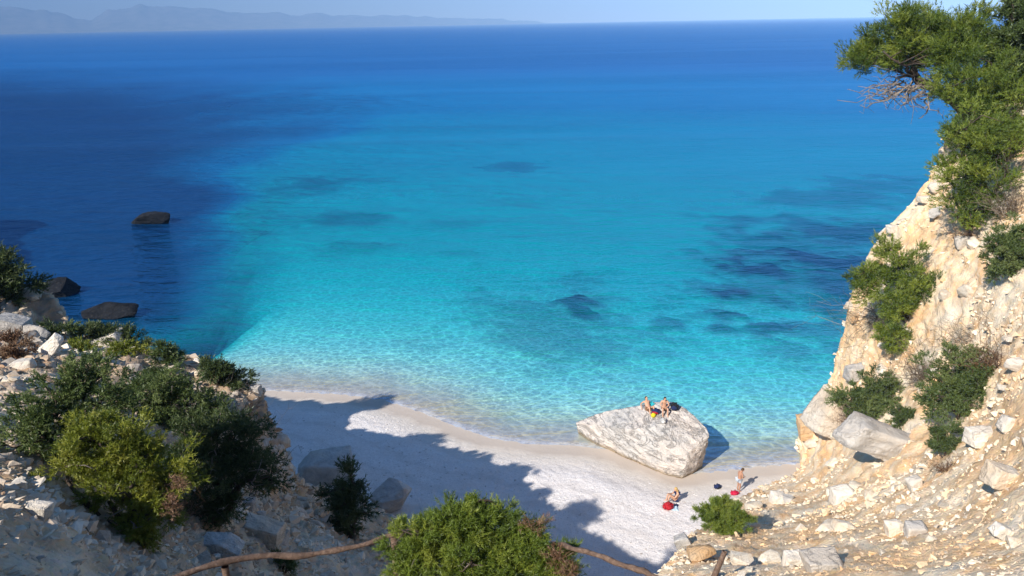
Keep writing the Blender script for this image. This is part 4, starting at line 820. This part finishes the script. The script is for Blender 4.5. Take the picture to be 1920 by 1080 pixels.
    if hairlen: hb((0, -.075, -.06-hairlen*.4), (.085, .05, .08+hairlen*.5)); hb((.065, -.03, -.04-hairlen*.3), (.03, .05, .07+hairlen*.4)); hb((-.065, -.03, -.04-hairlen*.3), (.03, .05, .07+hairlen*.4))
    me = bpy.data.meshes.new('hair'); bm.to_mesh(me); bm.free(); kid('hair', me, hair)
    for nm, keys, eds, grow, mat in clothes:
        nn = {k: (nodes[k][0], (nodes[k][1][0]+grow, nodes[k][1][1]+grow)) for k in keys if k in nodes}
        for k in keys:                           # 'hipL>knL:0.6' = point along a limb
            if '>' in k:
                a, b = k.split(':')[0].split('>'); t = float(k.split(':')[1]); nn[k] = (nodes[a][0].lerp(nodes[b][0], t), tuple((nodes[a][1][i]*(1-t)+nodes[b][1][i]*t)+grow for i in (0, 1)))
        kid(nm, skinned(nn, eds, keys[0]), mat)
    return e
def SHORTS(t): return ['pelvis', 'hipL', 'hipR', f'hipL>knL:{t}', f'hipR>knR:{t}'], [('pelvis', 'hipL'), ('pelvis', 'hipR'), ('hipL', f'hipL>knL:{t}'), ('hipR', f'hipR>knR:{t}')]
BRA = ['chest', 'chest>shL:0.6', 'chest>shR:0.6'], [('chest', 'chest>shL:0.6'), ('chest', 'chest>shR:0.6')]
def spot(px, py, *Ts): return min((h for h in (hit(T, px, py) for T in Ts) if h is not None), key=lambda h: h[2])[0]
A = spot(1384, 921, beach_bvh, TR)
person('standing bather with dark hair and pale shorts looking down by the red bag', A, R(-75), dict(pelvis=(0, 0, .95), spine=(0, .02, 1.15), chest=(0, .06, 1.35), neck=(0, .11, 1.50), head=(0, .19, 1.60), look=(0, .8, -.7), sh=(.19, .07, 1.42), el=(.25, .06, 1.14), wr=(.14, .27, 1.12), hip=(.10, 0, .90), kn=(.11, .04, .50), an=(.11, -.01, .07), toe=(.12, .16, .035)), 'skin_tan', 'hair_brown', [('shorts', *SHORTS(.55), .022, 'denim')])
B = spot(1266, 939, beach_bvh, TR)
wom = person('blond woman in a bikini sitting on the beach with knees up holding a phone', B, R(100), dict(pelvis=(0, 0, .12), spine=(0, -.10, .33), chest=(0, -.10, .52), neck=(0, -.06, .68), head=(0, .0, .80), look=(0, 1, -.35), sh=(.17, -.08, .60), el=(.23, .12, .36), wr=(.09, .36, .50), hip=(.10, .03, .12), kn=(.12, .42, .50), an=(.11, .52, .07), toe=(.11, .70, .04)), 'skin', 'hair_blond', [('bikini_bottom', *SHORTS(.12), .012, 'navy'), ('bikini_top', *BRA, .006, 'navy')], 1.08, .22)
C = spot(1216, 769, TGR)
person('sunbather propped on the elbows with knees raised at the left on the great rock', C, R(195), dict(pelvis=(0, 0, .12), spine=(0, -.18, .26), chest=(0, -.32, .40), neck=(0, -.42, .54), head=(0, -.42, .67), look=(-.3, 1, 0), sh=(.18, -.37, .48), el=(.31, -.55, .24), wr=(.33, -.40, .05), hip=(.10, .03, .12), kn=(.15, .40, .46), an=(.15, .55, .06), toe=(.16, .70, .0)), 'skin', 'hair_brown', [('shorts', *SHORTS(.6), .02, 'brown_cloth')], 1.1)
D = spot(1245, 769, TGR)
person('dark haired person sitting upright facing the camera on top of the great rock', D, R(178), dict(pelvis=(0, 0, .20), spine=(0, .0, .42), chest=(0, .05, .62), neck=(0, .10, .77), head=(0, .15, .89), look=(0, 1, -.5), sh=(.19, .06, .69), el=(.27, .14, .42), wr=(.10, .30, .38), hip=(.10, .04, .18), kn=(.16, .44, .32), an=(.15, .50, -.12), toe=(.15, .66, -.16)), 'skin', 'hair_dark', [('swimsuit', *SHORTS(.25), .015, 'brown_cloth')], 1.12, .1)
# things carried
def softbox(size, seed, amp=0.05, sub=3, flat=0.0):
    bm = bmesh.new(); bmesh.ops.create_cube(bm, size=2); bmesh.ops.bevel(bm, geom=bm.edges[:], offset=0.45, segments=2, affect='EDGES'); bmesh.ops.subdivide_edges(bm, edges=bm.edges[:], cuts=2, use_grid_fill=True)
    co = np.array([v.co for v in bm.verts]); k = 1+amp*4*fbm(co*1.3, 3, seed); co = co*k[:, None]; co[:, 2] = np.where(co[:, 2] < 0, co[:, 2]*(1-flat), co[:, 2])
    for v, c in zip(bm.verts, co*np.array(size)/2): v.co = c
    for f in bm.faces: f.smooth = True
    me = bpy.data.meshes.new('m'); bm.to_mesh(me); bm.free(); return me
def bag(name, label, loc, size, yaw, mat, pocket=None, strap='black', tilt=0.0, cat='bag', seed=1):
    e = empty(name, loc, label, cat); e.rotation_euler = (tilt, 0, yaw)
    def kid(nm, me, mt, at=(0, 0, 0)):
        me.name = nm; o = bpy.data.objects.new(nm, me); COL.objects.link(o); o.parent = e; o.location = at; me.materials.append(M[mt]); return o
    x, y, z = size; kid('body', softbox(size, seed), mat, (0, 0, z*0.48))
    if pocket: kid('pocket', softbox((x*.7, y*.35, z*.5), seed+3), pocket, (0, -y*.5, z*.34))
    for s in (-1, 1):
        t = np.linspace(0, math.pi, 9); p = np.stack([np.full(9, s*x*.25), y*.42+np.sin(t)*y*.25, z*(.5+.45*np.cos(t))], -1); v, f = tubes([(p, np.full(9, .018))], 5); kid('strap', npmesh('strap', v, f), strap)
    return e
def towel(name, label, loc, size, yaw, mat, seed, nrm=(0, 0, 1), cat='towel', thick=0.03, h=0.10):
    n = 22; u, w = np.meshgrid(np.linspace(-.5, .5, n), np.linspace(-.5, .5, n), indexing='ij'); q = np.stack([u*size[0], w*size[1], 0*u], -1)
    q[..., 0] *= 1+.3*fbm(np.stack([w*3, 0*u, 0*u], -1), 2, seed); q[..., 1] *= 1+.3*fbm(np.stack([u*3, 0*u, 0*u], -1), 2, seed+1)
    q[..., 2] = (np.abs(fbm(np.stack([u*4, w*4, 0*u], -1), 3, seed+2))*h*2.2+thick)*sstep(.5, .3, np.maximum(np.abs(u), np.abs(w)))
    lo = q.copy(); lo[..., 2] -= 0.02; V = np.concatenate([q.reshape(-1, 3), lo.reshape(-1, 3)]); f = gridfaces(n, n); me = npmesh(name, V, np.concatenate([f, f[:, ::-1]+n*n]))
    o = link(name, me, None, [M[mat]]); o.location = loc; o.rotation_mode = 'QUATERNION'; o.rotation_quaternion = Vector(nrm).to_track_quat('Z', 'Y') @ Matrix.Rotation(yaw, 3, 'Z').to_quaternion(); return tag(o, label, cat)
def up_(px, py, *Ts):
    h = min((h for h in (hit(T, px, py) for T in Ts) if h is not None), key=lambda h: h[2]); return h[0], h[1] if h[1][2] > 0 else -h[1]
BT = (beach_bvh, TR)
bag('backpack', 'red backpack lying on the beach in front of the blond woman', spot(1252, 953, *BT), (.70, .42, .40), R(25), 'red', 'red', 'black', seed=2)
l_, n_ = up_(1263, 953, *BT); towel('towel', 'pale blue towel crumpled beside the red backpack on the beach', l_, (.75, .5), .4, 'pale_blue', 5, n_)
l_, n_ = up_(1268, 949, *BT); bag('pouch', 'small dark pouch between the pale towel and the seated woman', l_, (.22, .16, .14), .3, 'navy', None, seed=6)
bag('bag', 'small dark bag alone on the pebbles left of the standing bather', spot(1345, 915, *BT), (.46, .30, .26), .5, 'navy', 'black', seed=7)
bag('bag', 'bright red bag at the feet of the standing bather', spot(1377, 927, *BT), (.50, .34, .26), .2, 'cherry', None, 'red', seed=8)
l_, n_ = up_(1424, 926, *BT); towel('bundle', 'tan bundle lying on the stones right of the standing bather', l_, (.7, .4), .2, 'tan_cloth', 9, n_, 'bundle', .08, .16)
bag('backpack', 'dark backpack leaning at the right on top of the great rock', spot(1264, 769, TGR), (.55, .38, .58), R(-20), 'black', 'navy', 'grey_cloth', -.2, seed=10)
bag('bag', 'red and navy bag between the two people on the great rock', spot(1230, 774, TGR), (.62, .40, .30), R(-30), 'navy', 'red', 'red', seed=11)
bag('bag', 'bright yellow bag in front of the sunbathers on the great rock', spot(1225, 782, TGR), (.34, .24, .30), .3, 'yellow', None, 'tan_cloth', seed=12)
l_, n_ = up_(1220, 758, TGR); towel('towel', 'crumpled turquoise cloth behind the left sunbather on the rock', l_, (.55, .45), .2, 'teal', 13, n_, h=.22)
bag('bag', 'pale grey bag with black straps below the sunbathers on the rock face', spot(1243, 793, TGR), (.36, .26, .42), .1, 'grey_cloth', 'white_cloth', 'black', seed=14)
# the phone in the woman's hands
ph = bmesh.new(); bmesh.ops.create_cube(ph, size=1, matrix=Matrix.Diagonal((.075, .010, .15, 1))); bmesh.ops.bevel(ph, geom=ph.edges[:], offset=.004, segments=2, affect='EDGES'); me = bpy.data.meshes.new('phone'); ph.to_mesh(me); ph.free()
po = link('phone', me, None, [M['black']]); bpy.context.view_layer.update(); po.matrix_world = wom.matrix_world @ Matrix.Translation((0, .46, .55)) @ Matrix.Rotation(R(-35), 4, 'X'); tag(po, 'small dark phone held up by the seated blond woman', 'phone')
# ------------------------------------------------------------------ haze
bm = bmesh.new(); bmesh.ops.create_cube(bm, size=1)
for v in bm.verts: v.co = Vector((v.co.x*54000, v.co.y*54000, -90 if v.co.z < 0 else 1100))
me = bpy.data.meshes.new('haze'); bm.to_mesh(me); bm.free()
m = NT('haze_air'); m.t.nodes.remove(m.b)
pv = m.n('VolumePrincipled'); pv.inputs['Color'].default_value = (0.37, 0.61, 1.0, 1); pv.inputs['Density'].default_value = 1.0e-4; pv.inputs['Anisotropy'].default_value = -0.5
m.t.links.new(pv.outputs[0], m.out.inputs['Volume'])
haze = link('haze', me, None, [m.m]); tag(haze, kind='stuff')
